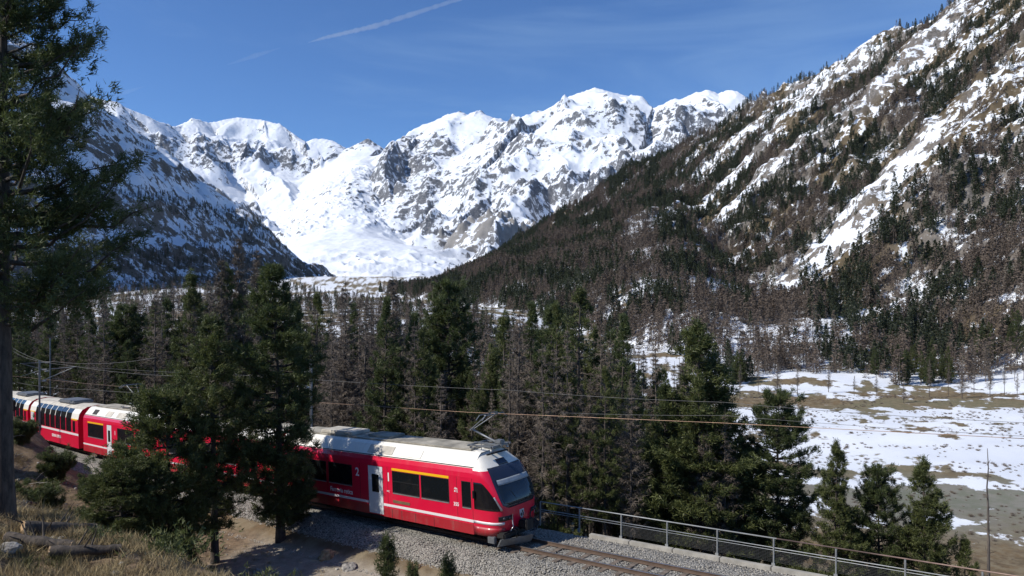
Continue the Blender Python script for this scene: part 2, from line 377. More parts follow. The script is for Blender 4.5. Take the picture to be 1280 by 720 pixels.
summit_snow = sstep(1250, 1700, Z) * 0.06
bare = bare - summit_snow
mor = sstep(0.0, 1.0, (1 - sstep(120, 330, np.abs(Z - 215 - 60 * gnoise(X / 200, Y / 200, 5)))) * sstep(-560, -380, X) * sstep(3000, 3300, Y) * (1 - sstep(4200, 4600, Y)) * a_)
bare = bare + 0.42 * mor
print('T massif', time.time() - _T0)
sheet('far_mountains', X, Y, Z, M_MASSIF, {'bare': np.where(mor > 0.4, bare, np.minimum(bare, 0.60 + 0.05 * np.clip(bare, 0, 3))), 'grass': np.zeros_like(bare), 'moraine': mor})

# left mountain
X, Y = polar(np.linspace(-420, 520, 330), np.linspace(560, 2700, 270))
Z, up = left_h(X, Y)
nx, ny, nz = slope_of(X, Y, Z)
bare = 0.27 + (0.80 - nz) * 1.3 + 0.32 * fbm(X / 200, Z / 50, 3, 411) - 0.10 * sstep(150, 420, Z) + 0.18 * (1 - sstep(60, 200, Z))
print('T left', time.time() - _T0)
sheet('left_mountainside', X, Y, Z, M_LEFT, {'bare': np.minimum(bare, 0.66), 'grass': 0.3 * np.ones_like(bare), 'moraine': 0 * bare})

# right mountain
X, Y = polar(np.concatenate([np.linspace(300, 520, 50), np.linspace(523, 1340, 350), np.linspace(1350, 1700, 30)]), np.geomspace(255, 2500, 360))
Z = right_h(X, Y)
nx, ny, nz = slope_of(X, Y, Z)
w_ = 0.956 * (X - 237 + 0.307 * (Y - 342)); v_ = -0.294 * (X - 237) + 0.956 * (Y - 342)
gul = fbm(v_ / 60, w_ / 330, 4, 421)
bare = 0.57 + (0.76 - nz) * 1.0 - 0.24 * gul + 0.48 * fbm(X / 20, Y / 20 + Z / 14, 4, 425)
gr = sstep(-0.1, 0.35, fbm(v_ / 90, w_ / 120, 3, 427) + 0.1)
print('T right', time.time() - _T0)
sheet('right_mountainside', X, Y, Z, M_SLOPE, {'bare': np.minimum(bare, 0.72), 'grass': gr, 'moraine': 0 * bare})
def slope_snow(X, Y):
    w_ = 0.956 * (X - 237 + 0.307 * (Y - 342)); v_ = -0.294 * (X - 237) + 0.956 * (Y - 342)
    return fbm(v_ / 60, w_ / 330, 4, 421)

# ground sheet: bank, railway bench, wooded drop and valley floor
ang = np.concatenate([np.linspace(-100, -42, 40)[:-1], np.linspace(-42, 42, 460), np.linspace(42, 100, 40)[1:]])
rad = np.concatenate([np.geomspace(1.2, 70, 280)[:-1], np.geomspace(70, 900, 140)[:-1], np.geomspace(900, 10800, 40)])
A, Rr = np.meshgrid(np.radians(ang), rad)
X = np.sin(A) * Rr; Y = np.cos(A) * Rr
tt, lat = track_coords(X, Y)
Z = ground_h(X, Y, (tt, lat))
Z = Z - 14 * sstep(1950, 2300, Y); Z = np.where(Y > 2300, np.minimum(Z, 22), Z)
yb = Y + 13 * fbm(X / 60, Y / 60, 4, 431)
# snow on the flats lies in long strips across the valley
strip = np.interp(yb, [120, 150, 158, 166, 180, 186, 194, 200, 214, 285, 292, 304, 312, 330, 345, 500, 2600],
                  [0.78, 0.70, 0.45, 0.72, 0.76, 0.38, 0.40, 0.66, 0.28, 0.26, 0.60, 0.72, 0.42, 0.66, 0.45, 0.52, 0.50])
bare = 0.44 + (strip - 0.44) * 0.8 + 0.30 * fbm(X / 55, Y / 30, 5, 433) + 0.22 * fbm(X / 8, Y / 5, 4, 434)
bare = np.where(lat > -60, np.where(lat > -6, 1.6, 0.75 + 0.5 * fbm(X / 5, Y / 5, 3, 436)), bare)
path = sstep(3.2, 3.9, lat) * (1 - sstep(6.6, 8.2, lat + 0.7 * fbm(X / 2.3, Y / 2.3, 3, 437)))
path = path * (1 - sstep(9, 14, tt + 1.5 * fbm(X / 3, Y / 3, 2, 439)))
wood = np.maximum(sstep(5.0, 9.0, np.abs(lat)), sstep(3.2, 4.0, lat) * sstep(8, 12, tt)) * (1 - sstep(95, 130, Y))
river = (1 - sstep(8, 40, np.abs(yb - 170))) * sstep(40, 90, X)
def ground_material():
    t = NT('valley_ground'); pos = t.pos()
    n1 = t.noise(1 / 5.0, 8, 0.7, pos); n2 = t.noise(1 / 40.0, 5, 0.6, pos); n3 = t.noise(2.3, 6, 0.7, pos); n4 = t.noise(14.0, 4, 0.7, pos)
    k = t.math('ADD', t.attr('bare'), t.math('MULTIPLY', t.math('SUBTRACT', n1, 0.5), 0.85))
    bare = t.ramp(k, 0.46, 0.54)
    heath = t.mix(t.ramp(n1, 0.35, 0.65), (0.185, 0.125, 0.066), (0.105, 0.078, 0.05))
    heath = t.mix(t.ramp(n2, 0.42, 0.6), heath, (0.15, 0.14, 0.085))
    heath = t.mix(t.math('MULTIPLY', t.ramp(n3, 0.45, 0.7), 0.5), heath, (0.075, 0.058, 0.036))
    n5 = t.noise(0.45, 6, 0.7, pos); heath = t.mix(t.ramp(n5, 0.42, 0.62), heath, (0.205, 0.165, 0.105))
    heath = t.mix(t.attr('river'), heath, t.mix(t.ramp(n1, 0.4, 0.6), (0.16, 0.165, 0.125), (0.21, 0.20, 0.17)))
    litter = t.mix(t.ramp(n3, 0.32, 0.68), (0.075, 0.054, 0.038), (0.235, 0.165, 0.10))
    litter = t.mix(t.ramp(n4, 0.5, 0.75), litter, (0.30, 0.235, 0.155))
    dirt = t.mix(t.ramp(n3, 0.3, 0.7), (0.24, 0.205, 0.16), (0.36, 0.315, 0.255))
    dirt = t.mix(t.ramp(n4, 0.55, 0.75), dirt, (0.15, 0.13, 0.105))
    soil = t.mix(t.attr('wood'), heath, litter)
    soil = t.mix(t.attr('path'), soil, dirt)
    snow = t.mix(t.ramp(n2, 0.35, 0.65), (0.75, 0.775, 0.81), (0.66, 0.69, 0.74))
    t.col(t.mix(bare, snow, soil)); t.rough(0.9); t.p.inputs['Specular IOR Level'].default_value = 0.12
    t.bump(t.math('ADD', t.math('MULTIPLY', n3, 0.6), t.math('MULTIPLY', n4, 0.25)), 0.7, 0.18)
    return t.m
print('T ground', time.time() - _T0)
sheet('ground', X, Y, Z, ground_material(), {'bare': bare, 'path': path, 'wood': wood, 'river': river})
def gz(x, y): return float(ground_h(np.array([x]), np.array([y]))[0])

# ------------------------------------------------------------------ trees
def needle_material(name, a, b, hue=0.0):
    t = NT(name); n = t.noise(0.9, 3, 0.6, t.obj()); oi = t.new('ShaderNodeObjectInfo').outputs['Random']
    r = t.attr('tone')
    c = t.mix(t.ramp(t.math('ADD', t.math('MULTIPLY', n, 0.5), t.math('MULTIPLY', r, 0.6)), 0.25, 0.85), a, b)
    c = t.mix(t.math('MULTIPLY', oi, 0.35), c, tuple(x * 0.62 for x in b))
    t.col(c); t.rough(0.55); t.p.inputs['Specular IOR Level'].default_value = 0.3
    t.p.inputs['Subsurface Weight'].default_value = 0.0
    tr = t.new('ShaderNodeBsdfTranslucent'); t.set(tr.inputs['Color'], t.mix(0.5, c, (0.10, 0.13, 0.03)))
    mx = t.new('ShaderNodeMixShader'); mx.inputs[0].default_value = 0.30
    t.l.new(t.p.outputs[0], mx.inputs[1]); t.l.new(tr.outputs[0], mx.inputs[2]); t.l.new(mx.outputs[0], t.out.inputs[0])
    return t.m
def bark_material(name, a, b):
    t = NT(name); o = t.obj(); n = t.noise(9.0, 6, 0.7, t.map(o, (1, 1, 0.25))); 
    t.col(t.mix(t.ramp(n, 0.3, 0.7), a, b)); t.rough(0.9); t.bump(n, 0.8, 0.03); return t.m
M_NEED = needle_material('stone_pine_needles', (0.040, 0.056, 0.024), (0.122, 0.145, 0.052))
M_NEED2 = needle_material('olive_pine_needles', (0.050, 0.064, 0.022), (0.145, 0.160, 0.055))
M_FARP = needle_material('far_pine_needles', (0.026, 0.035, 0.023), (0.060, 0.070, 0.040))
M_BARK = bark_material('pine_bark', (0.026, 0.021, 0.018), (0.105, 0.083, 0.066))
M_LBARK = bark_material('larch_bark', (0.05, 0.042, 0.036), (0.15, 0.122, 0.10))
def twig_material(name, a, b):
    t = NT(name); oi = t.new('ShaderNodeObjectInfo').outputs['Random']
    t.col(t.mix(t.math('ADD', t.math('MULTIPLY', oi, 0.6), t.math('MULTIPLY', t.attr('tone'), 0.4)), a, b)); t.rough(0.9)
    t.p.inputs['Specular IOR Level'].default_value = 0.1; return t.m
M_TWIG = twig_material('larch_twigs', (0.125, 0.102, 0.084), (0.225, 0.185, 0.148))
M_FARL = twig_material('far_larch_twigs', (0.092, 0.072, 0.058), (0.175, 0.137, 0.108))

def tube_np(pts, rad, n=5):
    """open tube along points; returns verts and quad faces"""
    pts = np.asarray(pts, float); rad = np.asarray(rad, float)
    d = np.gradient(pts, axis=0); d /= np.linalg.norm(d, axis=1, keepdims=True) + 1e-9
    up = np.where(np.abs(d[:, 2:3]) > 0.9, np.array([[1., 0, 0]]), np.array([[0., 0, 1]]))
    a = np.cross(d, up); a /= np.linalg.norm(a, axis=1, keepdims=True) + 1e-9
    b = np.cross(d, a)
    th = np.arange(n) / n * 2 * math.pi
    V = pts[:, None] + rad[:, None, None] * (a[:, None] * np.cos(th)[None, :, None] + b[:, None] * np.sin(th)[None, :, None])
    m = len(pts); i = np.arange(m - 1)[:, None] * n; j = np.arange(n)[None, :]; k = (j + 1) % n
    Fq = np.stack([i + j, i + k, i + n + k, i + n + j], -1).reshape(-1, 4)
    return V.reshape(-1, 3), Fq
class Acc:
    def __init__(s): s.V = []; s.F = []; s.n = 0
    def add(s, vf):
        s.V.append(vf[0]); s.F.append(vf[1] + s.n); s.n += len(vf[0])
    def mesh(s, name, mat, smooth=True):
        return mesh_np(name, np.concatenate(s.V), np.concatenate(s.F), mat, smooth)
def blades(base, dirs, length, width, rng):
    """thin triangles: base (n,3), dirs (n,3)"""
    n = len(base)
    d = dirs / (np.linalg.norm(dirs, axis=1, keepdims=True) + 1e-9)
    r = rng.normal(size=(n, 3)); s = np.cross(d, r); s /= np.linalg.norm(s, axis=1, keepdims=True) + 1e-9
    L = np.asarray(length).reshape(-1, 1); Wd = np.asarray(width).reshape(-1, 1) * 0.5
    V = np.stack([base - s * Wd, base + s * Wd, base + d * L], 1).reshape(-1, 3)
    return V, np.arange(n * 3).reshape(-1, 3)
def tufts(pos, out, rng, nb=9, L=0.2, wd=0.04, spread=0.9):
    n = len(pos)
    P = np.repeat(pos, nb, 0); D = np.repeat(out, nb, 0)
    D = D / (np.linalg.norm(D, axis=1, keepdims=True) + 1e-9)
    dirs = D + rng.normal(size=P.shape) * spread
    dirs[:, 2] += 0.15
    P = P + rng.normal(size=P.shape) * L * 0.28
    tone = np.repeat(np.repeat(rng.random(n), nb), 3)
    V, Fq = blades(P, dirs, L * rng.uniform(0.7, 1.25, len(P)), wd * rng.uniform(0.8, 1.3, len(P)), rng)
    return V, Fq, tone

def pine_meshes(name, seed, H, Rm, prof='cone', first=0.12, gap=0.36, per=4, dens=1.0, nb=9, L=0.2, wd=0.042, trunk_r=0.17, mat=None, up=0.35, lean=0.0, bark=None, side=None, clump=1.0):
    """trunk with limbs, and a crown of needle tufts"""
    rng = np.random.default_rng(seed)
    acc = Acc()
    zs = np.linspace(0, H, 16); wob = np.cumsum(rng.normal(size=(16, 2)) * 0.035, 0) * (zs / H)[:, None] + lean * (zs / H)[:, None] ** 2
    wob -= wob[0]
    tp = np.column_stack([wob, zs]); tp[0, 2] = -0.5
    tr = trunk_r * (1 - zs / H) ** 0.85 + 0.012; tr[0] *= 1.35
    acc.add(tube_np(tp, tr, 8))
    P = []; D = []
    z = H * first
    while z < H - 0.25:
        f = z / H
        if prof == 'cone': r = Rm * min(1, (1 - f) * 1.55 + 0.05) * min(1, 0.45 + (f - first) * 4)
        elif prof == 'hero': r = float(np.interp(f, [0.2, 0.26, 0.31, 0.49, 0.65, 0.85, 1.0], [2.0, 2.9, 3.0, 2.15, 1.65, 1.1, 0.25])) * Rm
        elif prof == 'column': r = Rm * min(1.0, ((1 - f) * 2.6) ** 0.7) * min(1, 0.55 + (f - first) * 3)
        else: r = Rm * math.sin(math.pi * min(1, max(0.04, (f - first) / (1 - first) * 0.86 + 0.10))) ** 0.6
        c = np.array([np.interp(z, zs, tp[:, 0]), np.interp(z, zs, tp[:, 1]), z])
        for b in range(per + rng.integers(-1, 2)):
            az = rng.uniform(0, 2 * math.pi); bl = r * rng.uniform(0.55, 1.12)
            if side is not None: bl *= 0.75 + 0.5 * max(0, math.cos(az - side))
            if bl < 0.15: bl = 0.15
            o = np.array([math.cos(az), math.sin(az), 0]); k = 7
            u = np.linspace(0, 1, k); lift = up * rng.uniform(0.4, 1.4)
            drop = 0.28 * (1 - f) * rng.uniform(0.2, 1.3)
            bp = c + o * (u * bl)[:, None]; bp[:, 2] += bl * (lift * u ** 2 * 1.3 - drop * u + 0.12 * u * (f > .7))
            bp[1:] += rng.normal(size=(k - 1, 3)) * 0.035 * bl ** 0.5
            br = np.linspace(0.022 + 0.016 * bl, 0.007, k); acc.add(tube_np(bp, br, 4))
            nc = max(2, int(bl * 3.6 * dens ** 0.5 * rng.uniform(0.7, 1.2))); lat = np.cross(o, [0, 0, 1.0])
            sc = rng.uniform(0.22, 1.0, nc) ** 0.75; wc = rng.normal(size=nc) * 0.26 * clump * bl ** 0.6 * (1.15 - 0.5 * sc)
            k_ = max(5, int(7 * dens ** 0.5)); n = nc * k_
            s = np.repeat(sc, k_) + rng.normal(size=n) * 0.045; wv = np.repeat(wc, k_) + rng.normal(size=n) * 0.105
            q = np.stack([np.interp(s, u, bp[:, i]) for i in range(3)], -1) + o * np.maximum(s - 1, 0)[:, None] * bl
            q = q + lat * wv[:, None]; q[:, 2] += rng.normal(size=n) * 0.095 + 0.12 * np.abs(wv) + 0.05
            P.append(q); D.append(o * 0.9 + lat * (wv * 1.2)[:, None] + np.array([0, 0, 0.55]))
        z += gap * rng.uniform(0.7, 1.3)
    n = 26; q = np.column_stack([rng.normal(size=(n, 2)) * 0.10, H + rng.uniform(-0.9, 0.12, n)]); q[:, :2] += tp[-1, :2]
    P.append(q); D.append(np.column_stack([rng.normal(size=(n, 2)) * 0.5, np.ones(n)]))
    P = np.concatenate(P); D = np.concatenate(D)
    V, Fq, tone = tufts(P, D, rng, nb, L, wd)
    return acc.mesh(name + '_trunk', bark or M_BARK), mesh_np(name + '_crown', V, Fq, mat or M_NEED, False, {'tone': tone})

def larch_meshes(name, seed, H, Rm, first=0.22, gap=0.30, per=4, trunk_r=0.16, tw=2.6, mat=None):
    rng = np.random.default_rng(seed); acc = Acc()
    zs = np.linspace(0, H, 14); wob = np.cumsum(rng.normal(size=(14, 2)) * 0.03, 0) * (zs / H)[:, None]; wob -= wob[0]
    tp = np.column_stack([wob, zs]); tp[0, 2] = -0.5
    tr = trunk_r * (1 - zs / H) ** 0.9 + 0.012; tr[0] *= 1.3
    acc.add(tube_np(tp, tr, 7)); B = []; D = []; L = []; Wd = []; T = []
    z = H * first
    while z < H - 0.2:
        f = z / H; r = Rm * min(1, ((1 - f) * 1.25) ** 0.8) * min(1, 0.5 + (f - first) * 3)
        c = np.array([np.interp(z, zs, tp[:, 0]), np.interp(z, zs, tp[:, 1]), z])
        for b in range(per + rng.integers(-1, 2)):
            az = rng.uniform(0, 2 * math.pi); bl = r * rng.uniform(0.45, 1.15); o = np.array([math.cos(az), math.sin(az), 0]); k = 6
            if bl < 0.12: continue
            u = np.linspace(0, 1, k); bp = c + o * (u * bl)[:, None]
            bp[:, 2] += bl * (rng.uniform(-0.05, 0.25) * u - rng.uniform(0.1, 0.5) * u * (1 - u) * (1.4 - f) + 0.15 * u ** 3)
            bp[1:] += rng.normal(size=(k - 1, 3)) * 0.05 * bl ** 0.5
            acc.add(tube_np(bp, np.linspace(0.011 + 0.011 * bl, 0.006, k), 3))
            n = int((7 + bl * 13) * tw); s = rng.uniform(0.12, 1.0, n)
            q = np.stack([np.interp(s, u, bp[:, i]) for i in range(3)], -1)
            lat = np.cross(o, [0, 0, 1.0]); sg = rng.choice([-1, 1], n)
            B.append(q); D.append(o * rng.uniform(0.2, 1.0, n)[:, None] + lat * (sg * rng.uniform(0.2, 1.0, n))[:, None] + np.column_stack([np.zeros((n, 2)), rng.normal(size=n) * 0.45 - 0.1]))
            L.append(rng.uniform(0.18, 0.62, n) * (0.5 + 0.35 * bl)); Wd.append(rng.uniform(0.018, 0.042, n)); T.append(np.repeat(rng.random(), n))
        z += gap * rng.uniform(0.6, 1.4)
    V, Fq = blades(np.concatenate(B), np.concatenate(D), np.concatenate(L), np.concatenate(Wd), rng)
    return acc.mesh(name + '_trunk', M_LBARK), mesh_np(name + '_crown', V, Fq, mat or M_TWIG, False, {'tone': np.repeat(np.concatenate(T), 3)})

def far_tree(name, seed, kind):
    """one small mesh for the far woods: ragged cone of leaf-sized faces, 1 unit = 1 m"""
    rng = np.random.default_rng(seed); H = rng.uniform(11, 15); n = 190 if kind == 'pine' else 150
    zf = rng.random(n) ** 1.15; Rm = rng.uniform(1.7, 2.5) if kind == 'pine' else rng.uniform(1.5, 2.2)
    r = Rm * np.minimum(1, (1 - zf) * 1.5 + 0.06) * rng.uniform(0.35, 1.05, n) ** 0.6; az = rng.uniform(0, 2 * math.pi, n)
    P = np.column_stack([np.cos(az) * r, np.sin(az) * r, H * (0.10 + 0.9 * zf)])
    D = np.column_stack([np.cos(az), np.sin(az), rng.normal(size=n) * 0.5 + 0.25]) + rng.normal(size=(n, 3)) * 0.3
    if kind == 'pine': V, Fq = blades(P - D * 0.3, D, rng.uniform(0.8, 1.5, n), rng.uniform(0.5, 0.95, n), rng)
    else: V, Fq = blades(P - D * 0.3, D, rng.uniform(0.8, 1.7, n), rng.uniform(0.26, 0.55, n), rng)
    tone = np.repeat(rng.random(n), 3)
    tv, tf = tube_np(np.array([[0, 0, -0.8], [0, 0, H * 0.5], [0, 0, H * 0.97]]), np.array([0.2, 0.12, 0.02]), 3)
    tri = np.concatenate([tf[:, :3], tf[:, [0, 2, 3]]])
    me = mesh_np(name, np.concatenate([V, tv]), np.concatenate([Fq, tri + len(V)]), [M_FARP if kind == 'pine' else M_FARL, M_LBARK], False, {'tone': np.concatenate([tone, np.zeros(len(tv))])})
    mi = np.zeros(len(me.polygons), np.int32); mi[len(Fq):] = 1; me.polygons.foreach_set('material_index', mi)
    return me

def tree(name, meshes, label, cat, loc, rotz=0.0, scale=1.0, group=None):
    o = thing(name, label, cat, loc, rotz, group)
    s = scale if isinstance(scale, (tuple, list)) else (scale, scale, scale); o.scale = s
    link('trunk', meshes[0], o); link('crown', meshes[1], o)
    return o
def stuff_instances(name, meshes, P, rot, scl, label, cat=None, tilt=None):
    """many small copies as one object: a point cloud with geometry-node instances"""
    n = len(P); me = bpy.data.meshes.new(name); me.vertices.add(n); me.vertices.foreach_set('co', np.asarray(P, np.float32).ravel())
    for an, ty, v in (('turn', 'FLOAT', rot), ('size', 'FLOAT', scl)):
        a = me.attributes.new(an, ty, 'POINT'); a.data.foreach_set('value', np.asarray(v, np.float32))
    a = me.attributes.new('pick', 'INT', 'POINT'); a.data.foreach_set('value', RNG.integers(0, len(meshes), n).astype(np.int32))
    a = me.attributes.new('tilt', 'FLOAT', 'POINT'); a.data.foreach_set('value', np.asarray(tilt if tilt is not None else np.zeros(n), np.float32))
    me.update()
    o = link(name, me); o['kind'] = 'stuff'; o['label'] = label
    if cat: o['category'] = cat
    g = bpy.data.node_groups.new(name, 'GeometryNodeTree'); N = g.nodes; Lk = g.links
    g.interface.new_socket('Geometry', in_out='INPUT', socket_type='NodeSocketGeometry'); g.interface.new_socket('Geometry', in_out='OUTPUT', socket_type='NodeSocketGeometry')
    gi = N.new('NodeGroupInput'); go = N.new('NodeGroupOutput'); ip = N.new('GeometryNodeInstanceOnPoints'); jn = N.new('GeometryNodeGeometryToInstance')
    for m in meshes[::-1]:
        so_ = bpy.data.objects.new(m.name, m); oi = N.new('GeometryNodeObjectInfo'); oi.inputs['Object'].default_value = so_; oi.inputs['As Instance'].default_value = True
        Lk.new(oi.outputs['Geometry'], jn.inputs[0])
    def at_(nm, dt):
        q = N.new('GeometryNodeInputNamedAttribute'); q.data_type = dt; q.inputs['Name'].default_value = nm; return q.outputs[0]
    Lk.new(gi.outputs[0], ip.inputs['Points']); Lk.new(jn.outputs[0], ip.inputs['Instance']); ip.inputs['Pick Instance'].default_value = True
    Lk.new(at_('pick', 'INT'), ip.inputs['Instance Index'])
    cx = N.new('ShaderNodeCombineXYZ'); Lk.new(at_('turn', 'FLOAT'), cx.inputs[2]); Lk.new(at_('tilt', 'FLOAT'), cx.inputs[0]); Lk.new(cx.outputs[0], ip.inputs['Rotation'])
    Lk.new(at_('size', 'FLOAT'), ip.inputs['Scale']); Lk.new(ip.outputs[0], go.inputs[0])
    md = o.modifiers.new('instances', 'NODES'); md.node_group = g
    return o

# kinds of tree that are copied about
PINES = [pine_meshes('stone_pine', 11, 13.5, 2.3, 'cone', 0.10, 0.36, 4), pine_meshes('stone_pine', 12, 15.0, 2.0, 'column', 0.14, 0.36, 4),
         pine_meshes('stone_pine', 13, 12.0, 2.5, 'cone', 0.08, 0.38, 4, mat=M_NEED2), pine_meshes('stone_pine', 14, 14.5, 1.7, 'column', 0.25, 0.42, 3, mat=M_NEED2)]
LARCHES = [larch_meshes('larch', 21, 16.5, 2.4), larch_meshes('larch', 22, 15.0, 2.0, 0.3), larch_meshes('larch', 23, 18.0, 2.3, 0.35, 0.34), larch_meshes('larch', 24, 13.5, 2.2, 0.15)]
FARP = [far_tree('far_pine', 31 + i, 'pine') for i in range(4)]
FARL = [far_tree('far_larch', 41 + i, 'larch') for i in range(4)]
print('T trees', time.time() - _T0)

# ------------------------------------------------------------------ far woods (stuff)
def drop_points(n, pxr, yr, hf):
    ax = (RNG.uniform(*pxr, n) - 640) / F; Yp = np.sqrt(RNG.uniform(yr[0] ** 2, yr[1] ** 2, n)); Xp = ax * Yp
    return Xp, Yp
X, Y = drop_points(480000, (300, 1420), (330, 2450), None)
ax = X / Y; Yr, e_ = rs_ridge_depth(ax)
w_ = 0.956 * (X - 237 + 0.307 * (Y - 342)); v_ = -0.294 * (X - 237) + 0.956 * (Y - 342)
w2_ = np.minimum(Y - 346, 0.9 * (X - 34) + 0.44 * (Y - 490)); ok = ((w_ > 6) | (w2_ > 4)) & (Y < Yr * 1.02)
ok &= right_h(X, Y) > ground_h(X, Y) - 1.5
X, Y, w_, v_, Yr = X[ok], Y[ok], w_[ok], v_[ok], Yr[ok]
gul = fbm(v_ / 60, w_ / 330, 4, 421); cl = fbm(v_ / 32, w_ / 200, 4, 451)
# thick wood far along the slope and low down, thinning to strips up the slope on the right
thick = np.maximum(sstep(340, 580, v_ - 1.0 * w_ + 90 * cl), 0.8 * sstep(40, -30, w_) * (X / Y < 0.26))
p = (0.62 * thick + (1 - thick) * (0.85 * sstep(-0.10, 0.30, -gul * 1.0 + 0.75 * cl - 0.0001 * w_ + 0.05) + 0.08)) + 0.25 * (1 - sstep(30, 120, w_)) * (1 - thick)
p = p * (1 - 0.75 * sstep(0.84, 0.99, Y / Yr) * (1 - thick)) * (1 - 0.6 * sstep(0.15, 0.4, gul) * (1 - sstep(700, 1100, v_)))
belt = sstep(0, 10, np.maximum(w2_[ok], w_)) * (1 - sstep(50, 120, np.maximum(w2_[ok], w_))) * (X / Y > 0.24)
p = p + 0.34 * belt
dens = np.clip(p, 0, 1)
area_n = 0.055                                   # trees per square metre at full density
A_tot = 0.5 * ((1420 - 300) / F) * (2450 ** 2 - 330 ** 2)
keep = RNG.random(len(X)) < (dens + 0.9 * thick * dens) * 0.5 * min(2, area_n * A_tot / 480000 * 2)
X, Y, w_, v_, belt = X[keep], Y[keep], w_[keep], v_[keep], belt[keep]
Z = right_h(X, Y) - 0.3
lf = fbm(v_ / 110, w_ / 50, 3, 461) + 0.14 * (1 - sstep(20, 170, w_)) - 0.10 + 0.1 * RNG.normal(size=len(X))
isl = lf + 0.22 * belt > 0.04
size = RNG.uniform(0.55, 1.45, len(X)) * (1 - 0.22 * sstep(250, 520, w_))
RIGHT_T = np.column_stack([X, Y, Z]); print('right slope trees', len(X))
# valley head
n = 60000
X2, Y2 = drop_points(n, (-120, 900), (150, 1500), None)
w2 = np.maximum(0.956 * (X2 - 237 + 0.307 * (Y2 - 342)), np.minimum(Y2 - 346, 0.9 * (X2 - 34) + 0.44 * (Y2 - 490))); ok = (w2 < 6) & (RNG.random(n) < np.clip(0.42 + fbm(X2 / 90, Y2 / 160, 3, 471) * 0.7, 0.0, 1) * 0.42 * (1 + sstep(560, 260, Y2)) * np.where(X2 / Y2 < -0.1, 1 - 0.6 * sstep(350, 650, Y2), 1) * np.where((X2 / Y2 > 0.10) & (Y2 > 300), 0.35, 1) * np.where(X2 / Y2 > 0.26, 0, 1))
X2, Y2 = X2[ok], Y2[ok]; Z2 = ground_h(X2, Y2) - 0.2
# left slope
n = 60000
X3, Y3 = drop_points(n, (-150, 460), (620, 2250), None); Z3, u3 = left_h(X3, Y3)
pl = np.clip(0.62 - (Z3 + 20) / 380.0 + 0.9 * fbm(X3 / 160, Z3 / 55, 3, 481), 0, 1) * 0.62
ok = (u3 > 3) & (RNG.random(n) < pl) & (Z3 < 420)
X3, Y3, Z3 = X3[ok], Y3[ok], Z3[ok] - 0.3
print('valley, left trees', len(X2), len(X3))
near_r = np.argsort(Y + 0.25 * np.abs(X - 300)); 
# the nearest trees at the slope's foot are things of their own
n_ind_p, n_ind_l = 60, 18
ip_ = [i for i in near_r if not isl[i] and Y[i] < 900 and X[i] / Y[i] < 0.74][:n_ind_p]; il_ = [i for i in near_r if isl[i] and Y[i] < 900 and X[i] / Y[i] < 0.74][:n_ind_l]
own = np.zeros(len(X), bool); own[ip_] = True; own[il_] = True
for k, i in enumerate(ip_):
    m = PINES[k % 4]; tree('stone_pine', m, '%s stone pine at the slope foot %s' % ('tall dark' if size[i] > 1.0 else 'small dark', 'behind the flats near the right edge' if X[i] / Y[i] > 0.5 else 'at the back of the snowy flats' if X[i] / Y[i] > 0.28 else 'seen above the broad tallest pine'), 'pine tree', (X[i], Y[i], Z[i]), RNG.uniform(0, 6.28), size[i] * RNG.uniform(0.85, 1.1), 'stone pines at the foot of the right-hand mountainside')
for k, i in enumerate(il_):
    m = LARCHES[k % 4]; tree('larch', m, '%s bare larch at the slope foot %s' % ('tall' if size[i] > 1.0 else 'small', 'behind the flats near the right edge' if X[i] / Y[i] > 0.5 else 'at the back of the snowy flats' if X[i] / Y[i] > 0.28 else 'seen above the broad tallest pine'), 'larch tree', (X[i], Y[i], Z[i]), RNG.uniform(0, 6.28), size[i] * RNG.uniform(0.85, 1.1), 'bare larches at the foot of the right-hand mountainside')
def pack(sel): return np.concatenate(sel)
s2 = RNG.random(len(X2)); s3 = RNG.random(len(X3))
sp = ~isl & ~own; sl_ = isl & ~own
PP = np.concatenate([RIGHT_T[sp], np.column_stack([X2, Y2, Z2])[s2 < 0.35], np.column_stack([X3, Y3, Z3])[s3 < 0.55]])
SP = np.concatenate([size[sp], RNG.uniform(0.6, 1.1, (s2 < 0.35).sum()), RNG.uniform(0.6, 1.05, (s3 < 0.55).sum())])
PL = np.concatenate([RIGHT_T[sl_], np.column_stack([X2, Y2, Z2])[s2 >= 0.35], np.column_stack([X3, Y3, Z3])[s3 >= 0.55]])
SL = np.concatenate([size[sl_], RNG.uniform(0.6, 1.1, (s2 >= 0.35).sum()), RNG.uniform(0.6, 1.05, (s3 >= 0.55).sum())])
stuff_instances('pine_forest', FARP, PP, RNG.uniform(0, 6.28, len(PP)), SP, 'dark pine forest clothing the mountainsides in patches and strips', 'forest')
stuff_instances('larch_forest', FARL, PL, RNG.uniform(0, 6.28, len(PL)), SL, 'brown leafless larch forest mixed among the pines on the mountainsides', 'forest')

# ------------------------------------------------------------------ single trees behind the railway
def key_tree(name, meshes, Hm, px, top, Yd, label, cat, wide=1.0, group=None, rot=None):
    x = (px - 640) / F * Yd; z = gz(x, Yd); H = (YH - top) / F * Yd - z
    s = H / Hm
    return tree(name, meshes, label, cat, (x, Yd, z), RNG.uniform(0, 6.28) if rot is None else rot, (s * wide, s * wide, s), group)
big = pine_meshes('stone_pine', 51, 14.0, 2.9, 'cone', 0.06, 0.30, 5, 1.25, 10, 0.2, 0.04, mat=M_NEED2)
colp = pine_meshes('stone_pine', 52, 15.0, 2.3, 'round', 0.12, 0.30, 5, 1.3, 10, 0.2, 0.04)
key_tree('stone_pine', big, 14.0, 872, 402, 38, 'broad dense stone pine, the tallest one right of the train behind the track fence', 'pine tree', 1.3)
key_tree('stone_pine', colp, 15.0, 562, 352, 56, 'tall dark stone pine with a rounded top rising behind the pantograph', 'pine tree', 0.92)
key_tree('stone_pine', colp, 15.0, 973, 490, 37, 'wide-headed stone pine between the broad tallest pine and the snowy valley flats', 'pine tree', 1.05)
